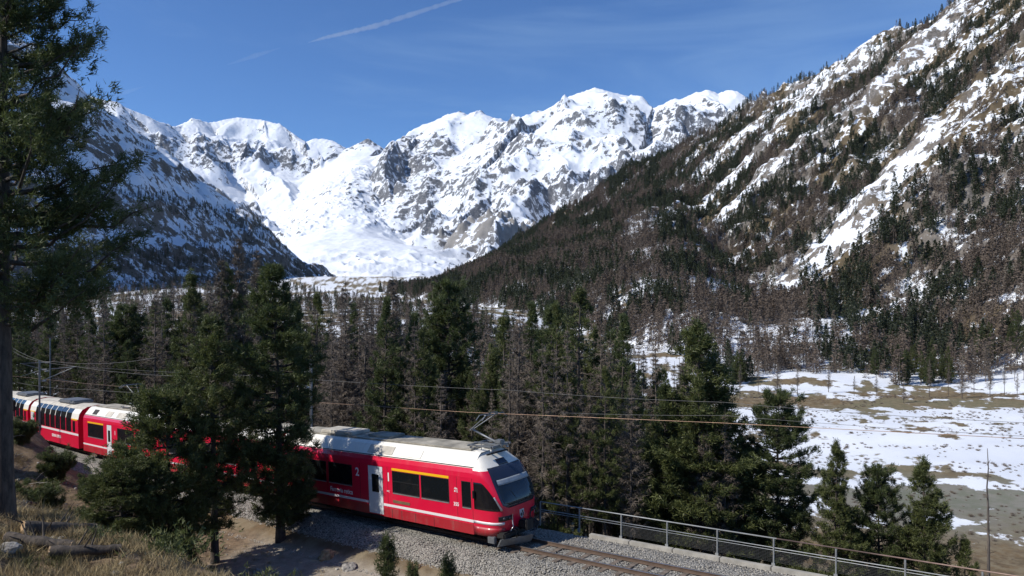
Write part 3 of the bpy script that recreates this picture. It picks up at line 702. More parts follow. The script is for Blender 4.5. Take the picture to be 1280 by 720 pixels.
key_tree('stone_pine', big, 14.0, 1044, 552, 35, 'dark pointed stone pine behind the fence in front of the snow', 'pine tree', 0.85)
key_tree('stone_pine', colp, 15.0, 1100, 584, 35, 'short ragged stone pine between two larger ones behind the right end of the fence', 'pine tree', 0.9)
key_tree('stone_pine', big, 14.0, 1158, 574, 34, 'bushy green stone pine, rightmost of the large pines behind the fence', 'pine tree', 1.0)
key_tree('stone_pine', PINES[2], 12.0, 1212, 672, 33, 'small stone pine with its tip just above the far right end of the fence rail', 'pine tree', 0.8)
key_tree('stone_pine', PINES[3], 14.5, 722, 362, 60, 'tall narrow olive green stone pine among bare larches right of the train nose', 'pine tree', 1.15)
key_tree('stone_pine', PINES[2], 12.0, 612, 440, 48, 'light green stone pine just right of the raised pantograph', 'pine tree', 0.75)
key_tree('stone_pine', PINES[0], 13.5, 790, 455, 46, 'green stone pine left of the broad tallest pine behind the fence', 'pine tree', 0.75)
key_tree('stone_pine', PINES[1], 15.0, 208, 374, 80, 'tall dark columnar stone pine above the rear railcar', 'pine tree', 0.95)
key_tree('stone_pine', colp, 15.0, 158, 382, 86, 'broad dark stone pine left of the tall columnar one above the rear railcar', 'pine tree', 1.1)
key_tree('stone_pine', PINES[0], 13.5, 60, 395, 92, 'dark stone pine behind the panoramic coaches near the left edge', 'pine tree', 1.2)
LARCHES.append(larch_meshes('larch', 25, 16.5, 2.5, 0.2, 0.24, 5, 0.17, 3.6)); LARCHES.append(larch_meshes('larch', 26, 17.5, 2.2, 0.25, 0.25, 5, 0.16, 3.6))
for px, top, Yd, m, lab in ((492, 338, 52, 4, 'tallest bare larch left of the dark round-topped pine'), (455, 372, 50, 1, 'bare larch with long low branches above the front railcar roof'), (300, 288, 62, 4, 'tallest bare larch rising behind the two pines in front of the train'),
        (322, 306, 66, 5, 'slender bare larch just right of the tallest one behind the foreground pines'), (275, 315, 60, 4, 'bare larch just left of the tallest one behind the foreground pines'), (238, 350, 70, 5, 'bushy bare larch between the columnar pine and the foreground pines'),
        (645, 400, 46, 5, 'bare larch with pale trunk right of the pantograph'), (682, 392, 47, 2, 'bare dark-trunked larch directly behind the train nose'), (752, 395, 52, 0, 'bare larch right of the narrow olive pine'), (820, 430, 58, 3, 'bare larch half hidden by the broad tallest pine'), (523, 398, 60, 3, 'bare larch close left of the dark round-topped pine'), (432, 400, 58, 0, 'bare larch over the left end of the front railcar roof')):
    key_tree('larch', LARCHES[m], (16.5, 15.0, 18.0, 13.5, 16.5, 17.5)[m], px, top, Yd, lab, 'larch tree', 0.85)
# fill of the wood between the railway and the valley floor
env = ([-200, 0, 100, 180, 240, 330, 400, 440, 500, 530, 600, 650, 690, 720, 770, 800, 880, 925], [390, 400, 400, 390, 350, 345, 380, 362, 368, 430, 430, 392, 392, 405, 400, 440, 480, 540])
cnt = [0, 0]; tries = 0
while (cnt[0] < 160 or cnt[1] < 250) and tries < 20000:
    tries += 1
    px = RNG.uniform(-12, 930); Yd = 36 + 110 * RNG.random() ** 1.5; x = (px - 640) / F * Yd
    t_, l_ = track_coords(np.array([x]), np.array([Yd])); 
    if l_[0] > -6.5: continue
    if px > 700 and Yd > 105: continue
    k = 0 if RNG.random() < 0.42 else 1
    if cnt[k] >= (160, 250)[k]: continue
    z = gz(x, Yd); top = np.interp(px, *env) - 22 + RNG.uniform(0, 95) * (1 if Yd < 80 else 0.6)
    H = (YH - top) / F * Yd - z; H = min(H, 24 if k else 20)
    if H < 5: continue
    m = int(RNG.integers(0, 4)); Hm = ((13.5, 15.0, 12.0, 14.5), (16.5, 15.0, 18.0, 13.5))[k][m]; s = H / Hm
    cnt[k] += 1
    zone = ('above the panoramic coaches', 'above the rear railcar', 'behind the two foreground pines', 'above the front railcar roof', 'just behind the train nose', 'behind the left end of the track fence')[int(np.searchsorted([100, 185, 420, 590, 700], px))]
    how = ('short' if H < 10.5 else 'tall') + (' nearby' if Yd < 62 else ' distant')
    if k == 0: tree('stone_pine', PINES[m], '%s green stone pine in the wood %s' % (how, zone), 'pine tree', (x, Yd, z), RNG.uniform(0, 6.28), (s * 0.8, s * 0.8, s), 'stone pines in the wood behind the railway')
    else: tree('larch', LARCHES[m], '%s bare larch in the wood %s' % (how, zone), 'larch tree', (x, Yd, z), RNG.uniform(0, 6.28), (s * 0.9, s * 0.9, s), 'bare larches in the wood behind the railway')
# loose larches and bushes at the far edge of the snowy flats
for px, Yd, H in ((925, 318, 15), (948, 330, 14), (972, 322, 17), (997, 326, 13), (1036, 331, 12), (1068, 323, 9), (1096, 322, 10), (1130, 304, 9), (1162, 322, 17), (1186, 329, 14), (1203, 318, 16), (1218, 330, 13), (1238, 318, 15), (1256, 326, 14), (1272, 315, 11)):
    x = (px - 640) / F * Yd; m = int(RNG.integers(0, 4))
    tree('larch', LARCHES[m], ('tall' if H > 13.5 else 'small') + ' bare larch standing alone on the far edge of the flats, ' + ('left half' if px < 1080 else 'right half'), 'larch tree', (x, Yd, gz(x, Yd)), RNG.uniform(0, 6.28), H / (16.5, 15.0, 18.0, 13.5)[m], 'loose larches along the far edge of the flats')
# dead pole-like larch at the right
dead = larch_meshes('dead_larch', 58, 11.0, 1.1, 0.1, 0.8, 2, 0.10, 0.25)
key_tree('dead_larch', dead, 11.0, 1238, 562, 31, 'thin dead larch trunk with a few short twigs at the right edge', 'dead tree')

# ------------------------------------------------------------------ pines on the camera side of the track
hero = pine_meshes('stone_pine', 61, 15.5, 1.12, 'hero', 0.28, 0.30, 5, 1.9, 13, 0.135, 0.022, trunk_r=0.19, up=0.42, clump=1.15)
x, Yd = (4 - 640) / F * 16.5, 16.5
tree('stone_pine', hero, 'huge dark stone pine cut by the left edge of the photo', 'pine tree', (x, Yd, gz(x, Yd)), 0.6)
p1 = pine_meshes('stone_pine', 62, 10.5, 1.65, 'column', 0.12, 0.29, 5, 1.3, 11, 0.18, 0.034, trunk_r=0.17, mat=M_NEED2)
p2 = pine_meshes('stone_pine', 63, 12.2, 2.05, 'column', 0.07, 0.28, 5, 1.35, 11, 0.18, 0.034, trunk_r=0.19)
bush = pine_meshes('stone_pine', 64, 6.4, 2.1, 'round', 0.03, 0.24, 6, 1.6, 11, 0.17, 0.034, trunk_r=0.12, mat=M_NEED2)
key_tree('stone_pine', p1, 10.5, 268, 395, 31.5, 'light green stone pine with bare dark lower trunk in front of the middle railcar', 'pine tree')
key_tree('stone_pine', p2, 12.2, 350, 334, 33.6, 'tall dark pointed stone pine hiding the left end of the front railcar', 'pine tree')
key_tree('stone_pine', bush, 6.4, 212, 492, 29.5, 'rounded bushy stone pine at the left foot of the two foreground pines', 'pine tree', 0.88)
key_tree('stone_pine', bush, 6.4, 150, 575, 27.5, 'low bushy young pine at the left of the foreground clump', 'pine tree', 1.25)
key_tree('stone_pine', bush, 6.4, 368, 575, 35.0, 'dark low pine touching the left side of the front railcar', 'pine tree', 0.9)
jun = pine_meshes('juniper_bush', 66, 2.0, 1.3, 'round', 0.02, 0.16, 7, 2.0, 10, 0.15, 0.030, trunk_r=0.05, up=0.6)
for px, Yd, sc, lab in ((28, 46, 1.0, 'dark juniper bush below the joint between the two panoramic coaches'), (70, 43, 1.15, 'dark spreading bush in front of the first panoramic coach'), (112, 41, 0.9, 'dark bush below the door of the rear railcar'), (48, 36, 1.2, 'large dark bush in the middle of the shaded bank at left'), (98, 34, 1.0, 'dark bush on the shaded bank next to the low bushy young pine'), (16, 33, 1.0, 'dark bush on the shaded bank close to the left edge'), (78, 29, 0.7, 'small dark bush above the sawn log'), (-14, 42, 1.2, 'dark bush just cut by the left edge below the last coach'), (142, 37, 0.9, 'dark bush behind the low bushy young pine')):
    q = (px - 640) / F * Yd; tree('juniper_bush', jun, lab, 'bush', (q, Yd, gz(q, Yd) - 0.1), RNG.uniform(0, 6.28), sc * 0.66)
sap = pine_meshes('pine_sapling', 65, 1.9, 0.42, 'cone', 0.06, 0.17, 4, 0.9, 12, 0.13, 0.018, trunk_r=0.03, up=0.9, clump=0.35)
for px, top, Yd, lab in ((484, 674, 24.5, 'small pine sapling by the gravel path, taller of the two at the bottom edge'), (560, 700, 22.5, 'small pine sapling cut by the bottom edge right of the taller one'), (516, 708, 23.0, 'tiny pine sapling between the two bottom-edge saplings')):
    key_tree('pine_sapling', sap, 1.9, px, top, Yd, lab, 'sapling', 0.6)
print('T placed', time.time() - _T0)

# ------------------------------------------------------------------ railway track
def sweep(ts, prof, closed=False):
    """prof: list of (lat, h) swept along the track"""
    V = np.stack([track(ts, l, h) for l, h in prof], 1)
    n, m = V.shape[:2]; Fq = grid_faces(n, m)
    if closed:
        i = np.arange(n - 1) * m; Fq = np.concatenate([Fq, np.stack([i + m - 1, i, i + m, i + 2 * m - 1], -1)])
    return V.reshape(-1, 3), Fq
def ballast_material():
    t = NT('ballast_stone'); o = t.pos(); v = t.new('ShaderNodeTexVoronoi'); v.inputs['Scale'].default_value = 17.0; t.l.new(o, v.inputs['Vector'])
    n = t.noise(0.8, 4, 0.6, o); rnd = t.new('ShaderNodeSeparateColor'); t.l.new(v.outputs['Color'], rnd.inputs[0])
    c = t.mix(rnd.outputs[0], (0.15, 0.14, 0.122), (0.42, 0.395, 0.345)); c = t.mix(t.math('MULTIPLY', t.ramp(n, 0.5, 0.7), 0.4), c, (0.19, 0.15, 0.115))
    c = t.mix(t.ramp(v.outputs['Distance'], 0.55, 0.75), c, (0.03, 0.028, 0.025))
    t.col(c); t.rough(0.9); t.bump(t.math('SUBTRACT', 1.0, v.outputs['Distance']), 1.0, 0.05); return t.m
def stone_material():
    t = NT('ballast_stones'); r = t.new('ShaderNodeObjectInfo').outputs['Random']; n = t.noise(8, 4, 0.6, t.pos())
    c = t.mix(r, (0.18, 0.168, 0.145), (0.47, 0.44, 0.385)); t.col(t.mix(t.math('MULTIPLY', n, 0.5), c, (0.20, 0.17, 0.135))); t.rough(0.9); return t.m
M_BAL = ballast_material(); M_STONE = stone_material()
ts = np.arange(-34, 100, 0.4)
lats = np.concatenate([np.linspace(-2.85, -1.7, 6), np.linspace(-1.5, 1.5, 11), np.linspace(1.7, 3.7, 10)])
hs = np.interp(lats, [-2.85, -2.0, -1.5, 1.5, 2.0, 3.7], [-0.42, -0.22, -0.17, -0.17, -0.22, -0.93])
V, Fq = sweep(ts, list(zip(lats, hs))); V[:, 2] += 0.05 * fbm(V[:, 0] * 1.3, V[:, 1] * 1.3, 3, 501)
b = link('ballast_bed', mesh_np('ballast_bed', V, Fq, M_BAL)); tag(b, None, None, None, 'structure')
def stone_mesh(i):
    bm = bmesh.new(); bmesh.ops.create_icosphere(bm, subdivisions=1, radius=1.0); rg = random.Random(900 + i)
    for v in bm.verts: v.co *= rg.uniform(0.6, 1.15)
    for v in bm.verts: v.co.z *= 0.75
    me = bpy.data.meshes.new('ballast_stone'); bm.to_mesh(me); bm.free(); me.materials.append(M_STONE); return me
n = 30000; tq = RNG.uniform(-20, 26, n); lq = RNG.choice([0, 1, 2], n, p=[0.62, 0.2, 0.18])
lq = np.where(lq == 0, 1.2 + 2.9 * RNG.random(n) ** 0.8, np.where(lq == 1, RNG.uniform(-1.2, 1.2, n), RNG.uniform(-2.8, -0.8, n)))
ok = (np.abs(np.abs(lq) - 0.5) > 0.09) & ((tq < 2) | (np.abs(lq) > 1.2)); tq, lq = tq[ok], lq[ok]
hq = np.interp(lq, [-2.85, -2.0, -1.5, 1.5, 2.0, 3.7, 4.2], [-0.42, -0.22, -0.17, -0.17, -0.22, -0.90, -0.93])
sq = RNG.uniform(0.022, 0.05, len(tq)) * np.where(np.abs(lq) < 1.0, 0.8, 1.0)
P = np.stack([track(a, b_, c_ + 0.012) for a, b_, c_ in zip(tq, lq, hq)])
stuff_instances('ballast_stones', [stone_mesh(i) for i in range(4)], P, RNG.uniform(0, 6.28, len(P)), sq, 'loose grey ballast stones along the railway track', 'ballast', RNG.uniform(-0.6, 0.6, len(P)))

M_RAIL = simple('rail_rust', (0.11, 0.072, 0.05), 0.75); M_RAILTOP = simple('rail_polished_head', (0.52, 0.52, 0.52), 0.28, 0.9, 0.05)
M_SLEEP = simple('weathered_sleeper', (0.15, 0.118, 0.092), 0.9, 0, 0.3, 6.0)
def bm_obj(name, bm, mat, parent=None, smooth=False, loc=None, rot=None):
    me = bpy.data.meshes.new(name); bm.normal_update(); bm.to_mesh(me); bm.free()
    for q in (mat if isinstance(mat, (list, tuple)) else [mat]): me.materials.append(q)
    if smooth: me.polygons.foreach_set('use_smooth', np.ones(len(me.polygons), bool))
    return link(name, me, parent, loc, rot)
def add_box(bm, c, s, rot=None, bev=0.0, mi=0):
    r = bmesh.ops.create_cube(bm, size=1.0); vs = r['verts']
    for v in vs:
        v.co = Vector((v.co.x * s[0], v.co.y * s[1], v.co.z * s[2]))
        if rot is not None: v.co = rot @ v.co
        v.co += Vector(c)
    fs = {f for v in vs for f in v.link_faces}
    for f in fs: f.material_index = mi
    if bev: bmesh.ops.bevel(bm, geom=list({e for v in vs for e in v.link_edges}), offset=bev, segments=2, affect='EDGES')
def add_tube(bm, pts, r, n=8, mi=0, cap=True):
    V, Fq = tube_np(np.array([tuple(p) for p in pts]), np.full(len(pts), r) if np.isscalar(r) else np.array(r), n)
    vs = [bm.verts.new(v) for v in V]
    for f in Fq:
        bm.faces.new([vs[i] for i in f]).material_index = mi
    if cap:
        bm.faces.new(vs[:n]).material_index = mi; bm.faces.new(vs[-n:][::-1]).material_index = mi
def box_obj(name, c, s, mat, parent=None, rot=None, bev=0.0, smooth=False):
    bm = bmesh.new(); add_box(bm, c, s, rot, bev); return bm_obj(name, bm, mat, parent, smooth)
def tube_obj(name, pts, r, mat, parent=None, n=8):
    bm = bmesh.new(); add_tube(bm, pts, r, n); return bm_obj(name, bm, mat, parent, True)

tr_o = thing('railway_track', 'single narrow gauge railway track with shiny worn rails on grey ballast', 'railway track')
ts = np.arange(-34, 98, 0.5)
RP = [(0.0, 0.0), (0.032, -0.004), (0.034, -0.03), (0.012, -0.045), (0.012, -0.115), (0.058, -0.13), (0.058, -0.145), (-0.058, -0.145), (-0.058, -0.13), (-0.012, -0.115), (-0.012, -0.045), (-0.034, -0.03), (-0.032, -0.004)]
for sd in (0.53, -0.53):
    V, Fq = sweep(ts, [(sd + l, h) for l, h in RP], True)
    me = mesh_np('rail', V, Fq, [M_RAIL, M_RAILTOP], False)
    n0 = len(RP); mi = np.zeros(len(Fq), np.int32); col = np.concatenate([np.tile(np.arange(n0 - 1), len(ts) - 1), np.full(len(ts) - 1, n0 - 1)]); mi[(col == 0) | (col == n0 - 1)] = 1
    me.polygons.foreach_set('material_index', mi); link('rail', me, tr_o)
slm = None
for t_ in np.arange(-18, 3, 0.66):
    p = track(t_, 0, -0.20); th = TP[2] + TP[3] * max(t_ - 12, 0)
    if slm is None:
        o = box_obj('sleeper', (0, 0, 0), (0.22, 1.85, 0.13), M_SLEEP, tr_o, None, 0.012); slm = o.data
    else: o = link('sleeper', slm, tr_o)
    o.location = p; o.rotation_euler = (0, -math.atan(TP[5]), -th)

# ------------------------------------------------------------------ track fence with kerb
M_GALV = simple('galvanised_steel', (0.30, 0.31, 0.31), 0.55, 0.4, 0.12, 2.0); M_CONC = simple('pale_concrete', (0.34, 0.32, 0.28), 0.9, 0, 0.15, 2.5, bump=0.3)
M_RUST = simple('rusty_top_rail', (0.28, 0.19, 0.15), 0.6, 0.3, 0.25, 1.2); M_MESH = simple('dark_wire_mesh', (0.06, 0.06, 0.058), 0.7, 0.3)
fe = thing('track_fence', 'galvanised steel railing with wire mesh on a pale concrete kerb beside the track', 'fence')
FL = -3.05
PT = [1.3, -0.66, -2.7, -4.75, -6.8, -8.9, -11.0, -13.1, -15.2, -17.3, -19.4, -21.5]
pm = None
for i, t_ in enumerate(PT):
    th = TP[2]
    if pm is None:
        bm = bmesh.new(); add_box(bm, (0, 0, 0.44), (0.05, 0.065, 0.98), None, 0.006); add_box(bm, (0, -0.05, 0.0), (0.12, 0.03, 0.16)); o = bm_obj('post', bm, M_GALV, fe); pm = o.data
    else: o = link('post', pm, fe)
    o.location = track(t_, FL, -0.25); o.rotation_euler = (0, 0, -th)
tsf = np.array([PT[0], PT[-1]])
tube_obj('top_rail', track(np.array([PT[0], -9.0]), FL, 0.70), 0.024, M_GALV, fe); tube_obj('top_rail', track(np.array([-9.0, PT[-1]]), FL, 0.70), 0.024, M_RUST, fe)
tube_obj('middle_rail', track(tsf, FL, 0.36), 0.018, M_GALV, fe); tube_obj('middle_rail', track(tsf, FL, 0.27), 0.014, M_GALV, fe)
for i in range(2, len(PT) - 1):
    bm = bmesh.new(); a = track(PT[i] - 0.06, FL, 0); b = track(PT[i + 1] + 0.06, FL, 0)
    for k in range(9):
        h = -0.14 + 0.05 * k; add_tube(bm, [Vector(a) + Vector((0, 0, h)), Vector(b) + Vector((0, 0, h))], 0.006, 3, 0, False)
    for k in range(30):
        q = Vector(a).lerp(Vector(b), (k + 0.5) / 30); add_tube(bm, [q + Vector((0, 0, -0.14)), q + Vector((0, 0, 0.26))], 0.006, 3, 0, False)
    bm_obj('mesh_panel', bm, M_MESH, fe)
km = None
for t_ in np.arange(-1.3, -22.5, -1.9):
    if km is None: o = box_obj('kerb_stone', (0, 0, 0), (1.88, 0.20, 0.17), M_CONC, fe, None, 0.015); km = o.data
    else: o = link('kerb_stone', km, fe)
    o.location = track(t_ - 0.95, FL + 0.17, -0.33); o.rotation_euler = (0, -math.atan(TP[5]), -TP[2])

# ------------------------------------------------------------------ train materials
def paint(name, col, rough=0.28, dust=0.25):
    t = NT(name); o = t.obj(); n = t.noise(1.4, 5, 0.65, o); st = t.noise(3.0, 5, 0.7, t.map(o, (2.2, 1, 0.18)))
    g = t.math('MULTIPLY', t.ramp(t.math('ADD', t.math('MULTIPLY', n, 0.5), t.math('MULTIPLY', st, 0.5)), 0.45, 0.8), dust)
    t.col(t.mix(g, col, (0.20, 0.16, 0.13))); t.rough(t.math('ADD', rough, t.math('MULTIPLY', g, 0.5))); t.p.inputs['Coat Weight'].default_value = 0.25; t.p.inputs['Coat Roughness'].default_value = 0.12
    return t.m
M_RED = paint('red_carriage_paint', (0.62, 0.007, 0.042), 0.28, 0.16); M_DRED = paint('dusty_red_skirt_paint', (0.36, 0.012, 0.022), 0.45, 0.55)
M_WHITE = paint('white_roof_paint', (0.80, 0.765, 0.68), 0.4, 0.28); M_STRIPE = paint('pale_stripe_paint', (0.74, 0.70, 0.70), 0.4, 0.12); M_DOOR = paint('light_grey_door_paint', (0.66, 0.68, 0.68), 0.4, 0.15)
M_YEL = paint('first_class_yellow_band', (0.85, 0.47, 0.01), 0.4, 0.05); M_NAVY = paint('dark_blue_front_mask', (0.018, 0.024, 0.045), 0.2, 0.05)
M_ROOFG = simple('grimy_roof_walkway', (0.34, 0.31, 0.25), 0.85, 0, 0.3, 1.2); M_ROOFP = simple('grey_brown_roof_patch', (0.50, 0.46, 0.39), 0.8, 0, 0.15, 2.0)
M_UNDER = simple('dark_underframe', (0.028, 0.026, 0.025), 0.75, 0.2, 0.3, 3.0); M_BLACK = simple('black_rubber', (0.012, 0.012, 0.013), 0.5); M_GREYM = simple('grey_plough_steel', (0.20, 0.21, 0.22), 0.5, 0.5)
M_INS = simple('pale_ceramic_insulator', (0.5, 0.48, 0.44), 0.3); M_LET = simple('white_lettering', (0.8, 0.78, 0.78), 0.5, 0, 0.02); M_SIL = simple('silver_window_trim', (0.5, 0.5, 0.5), 0.35, 0.7)
def glass_material(name, tint, alpha):
    t = NT(name); t.col(tint); t.rough(0.04); t.p.inputs['Specular IOR Level'].default_value = 0.55; t.p.inputs['Alpha'].default_value = alpha
    return t.m
M_GLASS = glass_material('tinted_window_glass', (0.008, 0.010, 0.012), 0.94); M_WSCR = glass_material('windscreen_glass', (0.02, 0.03, 0.04), 0.9); M_LAMP = glass_material('headlamp_glass', (0.05, 0.05, 0.055), 1.0)
M_LINE = simple('dark_panel_gap', (0.02, 0.01, 0.012), 0.8)

HW = 1.33
SECT = [(1.33, 0.42), (1.33, 2.62), (1.30, 2.80), (1.22, 2.98), (1.17, 3.04), (0.86, 3.42), (0.72, 3.52), (0.0, 3.56)]
def text_part(name, txt, size, x, z, parent, mat=None, y=-HW - 0.004, sx=1.0):
    cu = bpy.data.curves.new(name, 'FONT'); cu.body = txt; cu.size = size; cu.extrude = 0.002; cu.align_x = 'LEFT'; cu.offset = 0.006 * size / 0.3
    tmp = bpy.data.objects.new('letters', cu); me = bpy.data.meshes.new_from_object(tmp); bpy.data.objects.remove(tmp); bpy.data.curves.remove(cu)
    me.name = name; me.materials.append(mat or M_LET); o = link(name, me, parent); o.matrix_local = Matrix.Translation((x, y, z)) @ Matrix.Rotation(R(90), 4, 'X') @ Matrix.Diagonal((sx, 1, 1, 1)); return o
def wall(bm, x0, x1, z0, z1, holes, y, inset=0.05):
    """side wall at y with rectangular openings and their reveals"""
    xs = sorted({x0, x1, *[h[0] for h in holes], *[h[1] for h in holes]}); zs = sorted({z0, z1, *[h[2] for h in holes], *[h[3] for h in holes]})
    q = lambda a: bm.faces.new([bm.verts.new(p) for p in (a if y < 0 else a[::-1])])
    for i in range(len(xs) - 1):
        for j in range(len(zs) - 1):
            cx = (xs[i] + xs[i + 1]) / 2; cz = (zs[j] + zs[j + 1]) / 2
            if any(h[0] < cx < h[1] and h[2] < cz < h[3] for h in holes): continue
            q([(xs[i], y, zs[j]), (xs[i + 1], y, zs[j]), (xs[i + 1], y, zs[j + 1]), (xs[i], y, zs[j + 1])])
    s = 1 if y < 0 else -1
    for a, b, c, d in holes:
        yi = y + s * inset
        for p, r in (((a, c), (b, c)), ((b, c), (b, d)), ((b, d), (a, d)), ((a, d), (a, c))):
            q([(p[0], y, p[1]), (p[0], yi, p[1]), (r[0], yi, r[1]), (r[0], y, r[1])])
def car_body(root, L, holes, ends=(True, True), sect=SECT, cant=2):
    """painted shell: x from -L to 0, openings on both sides; roof as its own part"""
    bm = bmesh.new()
    zt = sect[1][1]
    for y in (-HW, HW): wall(bm, -L, 0, sect[0][1], zt, holes, y)
    def strip(pts, bm_):
        xs = np.linspace(-L, 0, 12)
        for s in (-1, 1):
            for i in range(len(pts) - 1):
                for k in range(len(xs) - 1):
                    a = [(xs[k], s * pts[i][0], pts[i][1]), (xs[k + 1], s * pts[i][0], pts[i][1]), (xs[k + 1], s * pts[i + 1][0], pts[i + 1][1]), (xs[k], s * pts[i + 1][0], pts[i + 1][1])]
                    bm_.faces.new([bm_.verts.new(p) for p in (a if s < 0 else a[::-1])])
    strip(sect[1:4], bm)
    prof = [(-y, z) for y, z in sect] + [(y, z) for y, z in sect[::-1]]
    for e, x in zip(ends, (-L, 0)):
        if e:
            f = bm.faces.new([bm.verts.new((x, y, z)) for y, z in (prof if x < 0 else prof[::-1])])
    bmesh.ops.remove_doubles(bm, verts=bm.verts, dist=0.001)
    body = bm_obj('body', bm, M_RED, root)
    bm = bmesh.new(); strip(sect[3:], bm); bmesh.ops.remove_doubles(bm, verts=bm.verts, dist=0.001); roof = bm_obj('roof', bm, M_WHITE, root)
    return body, roof
def window(root, x0, x1, z0, z1, side=-1, sill=True, mull=None, name='window', label=None):
    y = side * (HW - 0.03)
    o = box_obj(name, ((x0 + x1) / 2, y, (z0 + z1) / 2), (x1 - x0, 0.02, z1 - z0), M_GLASS, root)
    bm = bmesh.new(); w = 0.035
    for c, s in ((((x0 + x1) / 2, z0 + w / 2), (x1 - x0, w)), (((x0 + x1) / 2, z1 - w / 2), (x1 - x0, w)), ((x0 + w / 2, (z0 + z1) / 2), (w, z1 - z0 - 2 * w)), ((x1 - w / 2, (z0 + z1) / 2), (w, z1 - z0 - 2 * w))):
        add_box(bm, (c[0], side * (HW - 0.012), c[1]), (s[0], 0.02, s[1]))
    bm_obj('frame', bm, M_BLACK, o)
    if sill: box_obj('sill', ((x0 + x1) / 2, side * (HW + 0.003), z0 - 0.02), (x1 - x0 - 0.06, 0.022, 0.04), M_SIL, o)
    if mull: box_obj('mullion', ((x0 + x1) / 2, side * (HW - 0.016), z0 + mull), (x1 - x0 - 0.07, 0.012, 0.03), M_BLACK, o)
    if label: o['label'] = label
    return o
def door(root, x0, x1, z0, z1, side=-1):
    o = box_obj('door', ((x0 + x1) / 2, side * (HW - 0.02), (z0 + z1) / 2), (x1 - x0 - 0.05, 0.05, z1 - z0 - 0.04), M_DOOR, root, None, 0.006)
    w = (x1 - x0); bm = bmesh.new(); add_box(bm, ((x0 + x1) / 2, side * (HW + 0.007), z0 + (z1 - z0) * 0.64), (w * 0.46, 0.012, (z1 - z0) * 0.37), None, 0.004); bm_obj('door_window', bm, M_GLASS, o)
    bm = bmesh.new(); add_box(bm, ((x0 + x1) / 2, side * (HW - 0.045), (z0 + z1) / 2), (w, 0.02, z1 - z0)); bm_obj('door_gap', bm, M_BLACK, o)
    return o
def bogie(root, xc):
    o = link('bogie', None, root); o.location = (xc, 0, 0)
    bm = bmesh.new()
    for s in (-1, 1): add_box(bm, (0, s * 0.95, 0.45), (2.6, 0.14, 0.22), None, 0.03); add_box(bm, (0, s * 0.95, 0.62), (0.9, 0.2, 0.16), None, 0.03); add_box(bm, (0.9, s * 1.02, 0.42), (0.3, 0.12, 0.3), None, 0.03); add_box(bm, (-0.9, s * 1.02, 0.42), (0.3, 0.12, 0.3), None, 0.03)
    add_box(bm, (0, 0, 0.5), (0.6, 1.8, 0.2)); bm_obj('bogie_frame', bm, M_UNDER, o)
    for dx in (-0.9, 0.9):
        bm = bmesh.new()
        for s in (-1, 1):
            r = bmesh.ops.create_cone(bm, cap_ends=True, segments=20, radius1=0.37, radius2=0.36, depth=0.11); bmesh.ops.rotate(bm, verts=r['verts'], matrix=Matrix.Rotation(R(90), 3, 'X')); bmesh.ops.translate(bm, verts=r['verts'], vec=(dx, s * 0.53, 0.365))
        add_tube(bm, [(dx, -0.5, 0.365), (dx, 0.5, 0.365)], 0.07, 8); bm_obj('wheelset', bm, M_UNDER, o)
    return o
def pantograph(root, x, zb, hgt, flip=1):
    o = link('pantograph', None, root); o.location = (x, 0, zb)
    bm = bmesh.new(); add_box(bm, (0, 0, 0.16), (1.5, 0.09, 0.07)); add_box(bm, (0.1, 0.55, 0.16), (1.3, 0.06, 0.06)); add_box(bm, (0.1, -0.55, 0.16), (1.3, 0.06, 0.06))
    for dx in (-0.55, 0.65): add_box(bm, (dx, 0, 0.16), (0.07, 1.3, 0.06))
    add_box(bm, (0.55 * flip, 0.1, 0.28), (0.34, 0.30, 0.16), None, 0.03); bm_obj('base_frame', bm, M_GREYM, o)
    for dx, dy in ((-0.5, 0.5), (-0.5, -0.5), (0.6, 0.5), (0.6, -0.5)): tube_obj('insulator', [(dx, dy, 0), (dx, dy, 0.05), (dx, dy, 0.13)], 0.06, M_INS, o)
    kn = Vector((-0.85 * flip, 0, hgt * 0.48)); hd = Vector((0.25 * flip, 0, hgt - 0.08))
    tube_obj('lower_arm', [(0.6 * flip, 0, 0.22), kn], 0.045, M_GREYM, o)
    bm = bmesh.new()
    for s in (-1, 1): add_tube(bm, [kn + Vector((0, s * 0.10, 0)), hd + Vector((0, s * 0.32, 0))], 0.022, 6)
    add_tube(bm, [kn + Vector((0, -0.12, 0)), kn + Vector((0, 0.12, 0))], 0.04, 6); bm_obj('upper_arm', bm, M_GREYM, o)
    bm = bmesh.new()
    for dx in (-0.16, 0.16): add_tube(bm, [hd + Vector((dx, -0.78, -0.14)), hd + Vector((dx, -0.55, 0.03)), hd + Vector((dx, 0.55, 0.03)), hd + Vector((dx, 0.78, -0.14))], 0.022, 6)
    add_tube(bm, [hd + Vector((-0.16, 0.3, 0)), hd + Vector((0.16, 0.3, 0))], 0.015, 5); add_tube(bm, [hd + Vector((-0.16, -0.3, 0)), hd + Vector((0.16, -0.3, 0))], 0.015, 5)
    bm_obj('contact_strip', bm, M_GREYM, o)
    return o
def place_car(root, tf, tb):
    """local x runs forward along the car, origin at its front end on the rail head"""
    a = Vector(track(tf)); b = Vector(track(tb)); d = (a - b).normalized(); rt = d.cross(Vector((0, 0, 1))).normalized(); upv = rt.cross(d)
    M = Matrix((d, -rt, upv)).transposed().to_4x4(); M.translation = a; root.matrix_world = M
    return (a - b).length
def skirt(root, x0, x1, gaps=()):
    """darker lower band with hatch joints, 5 mm proud of the body"""
    for s in (-1, 1):
        bm = bmesh.new(); add_box(bm, ((x0 + x1) / 2, s * (HW + 0.004), 0.60), (x1 - x0, 0.012, 0.40)); o = bm_obj('skirt', bm, M_DRED, root)
        bm = bmesh.new()
        for g in gaps: add_box(bm, (g, s * (HW + 0.011), 0.60), (0.018, 0.006, 0.38))
        if gaps: bm_obj('joint', bm, M_LINE, o)
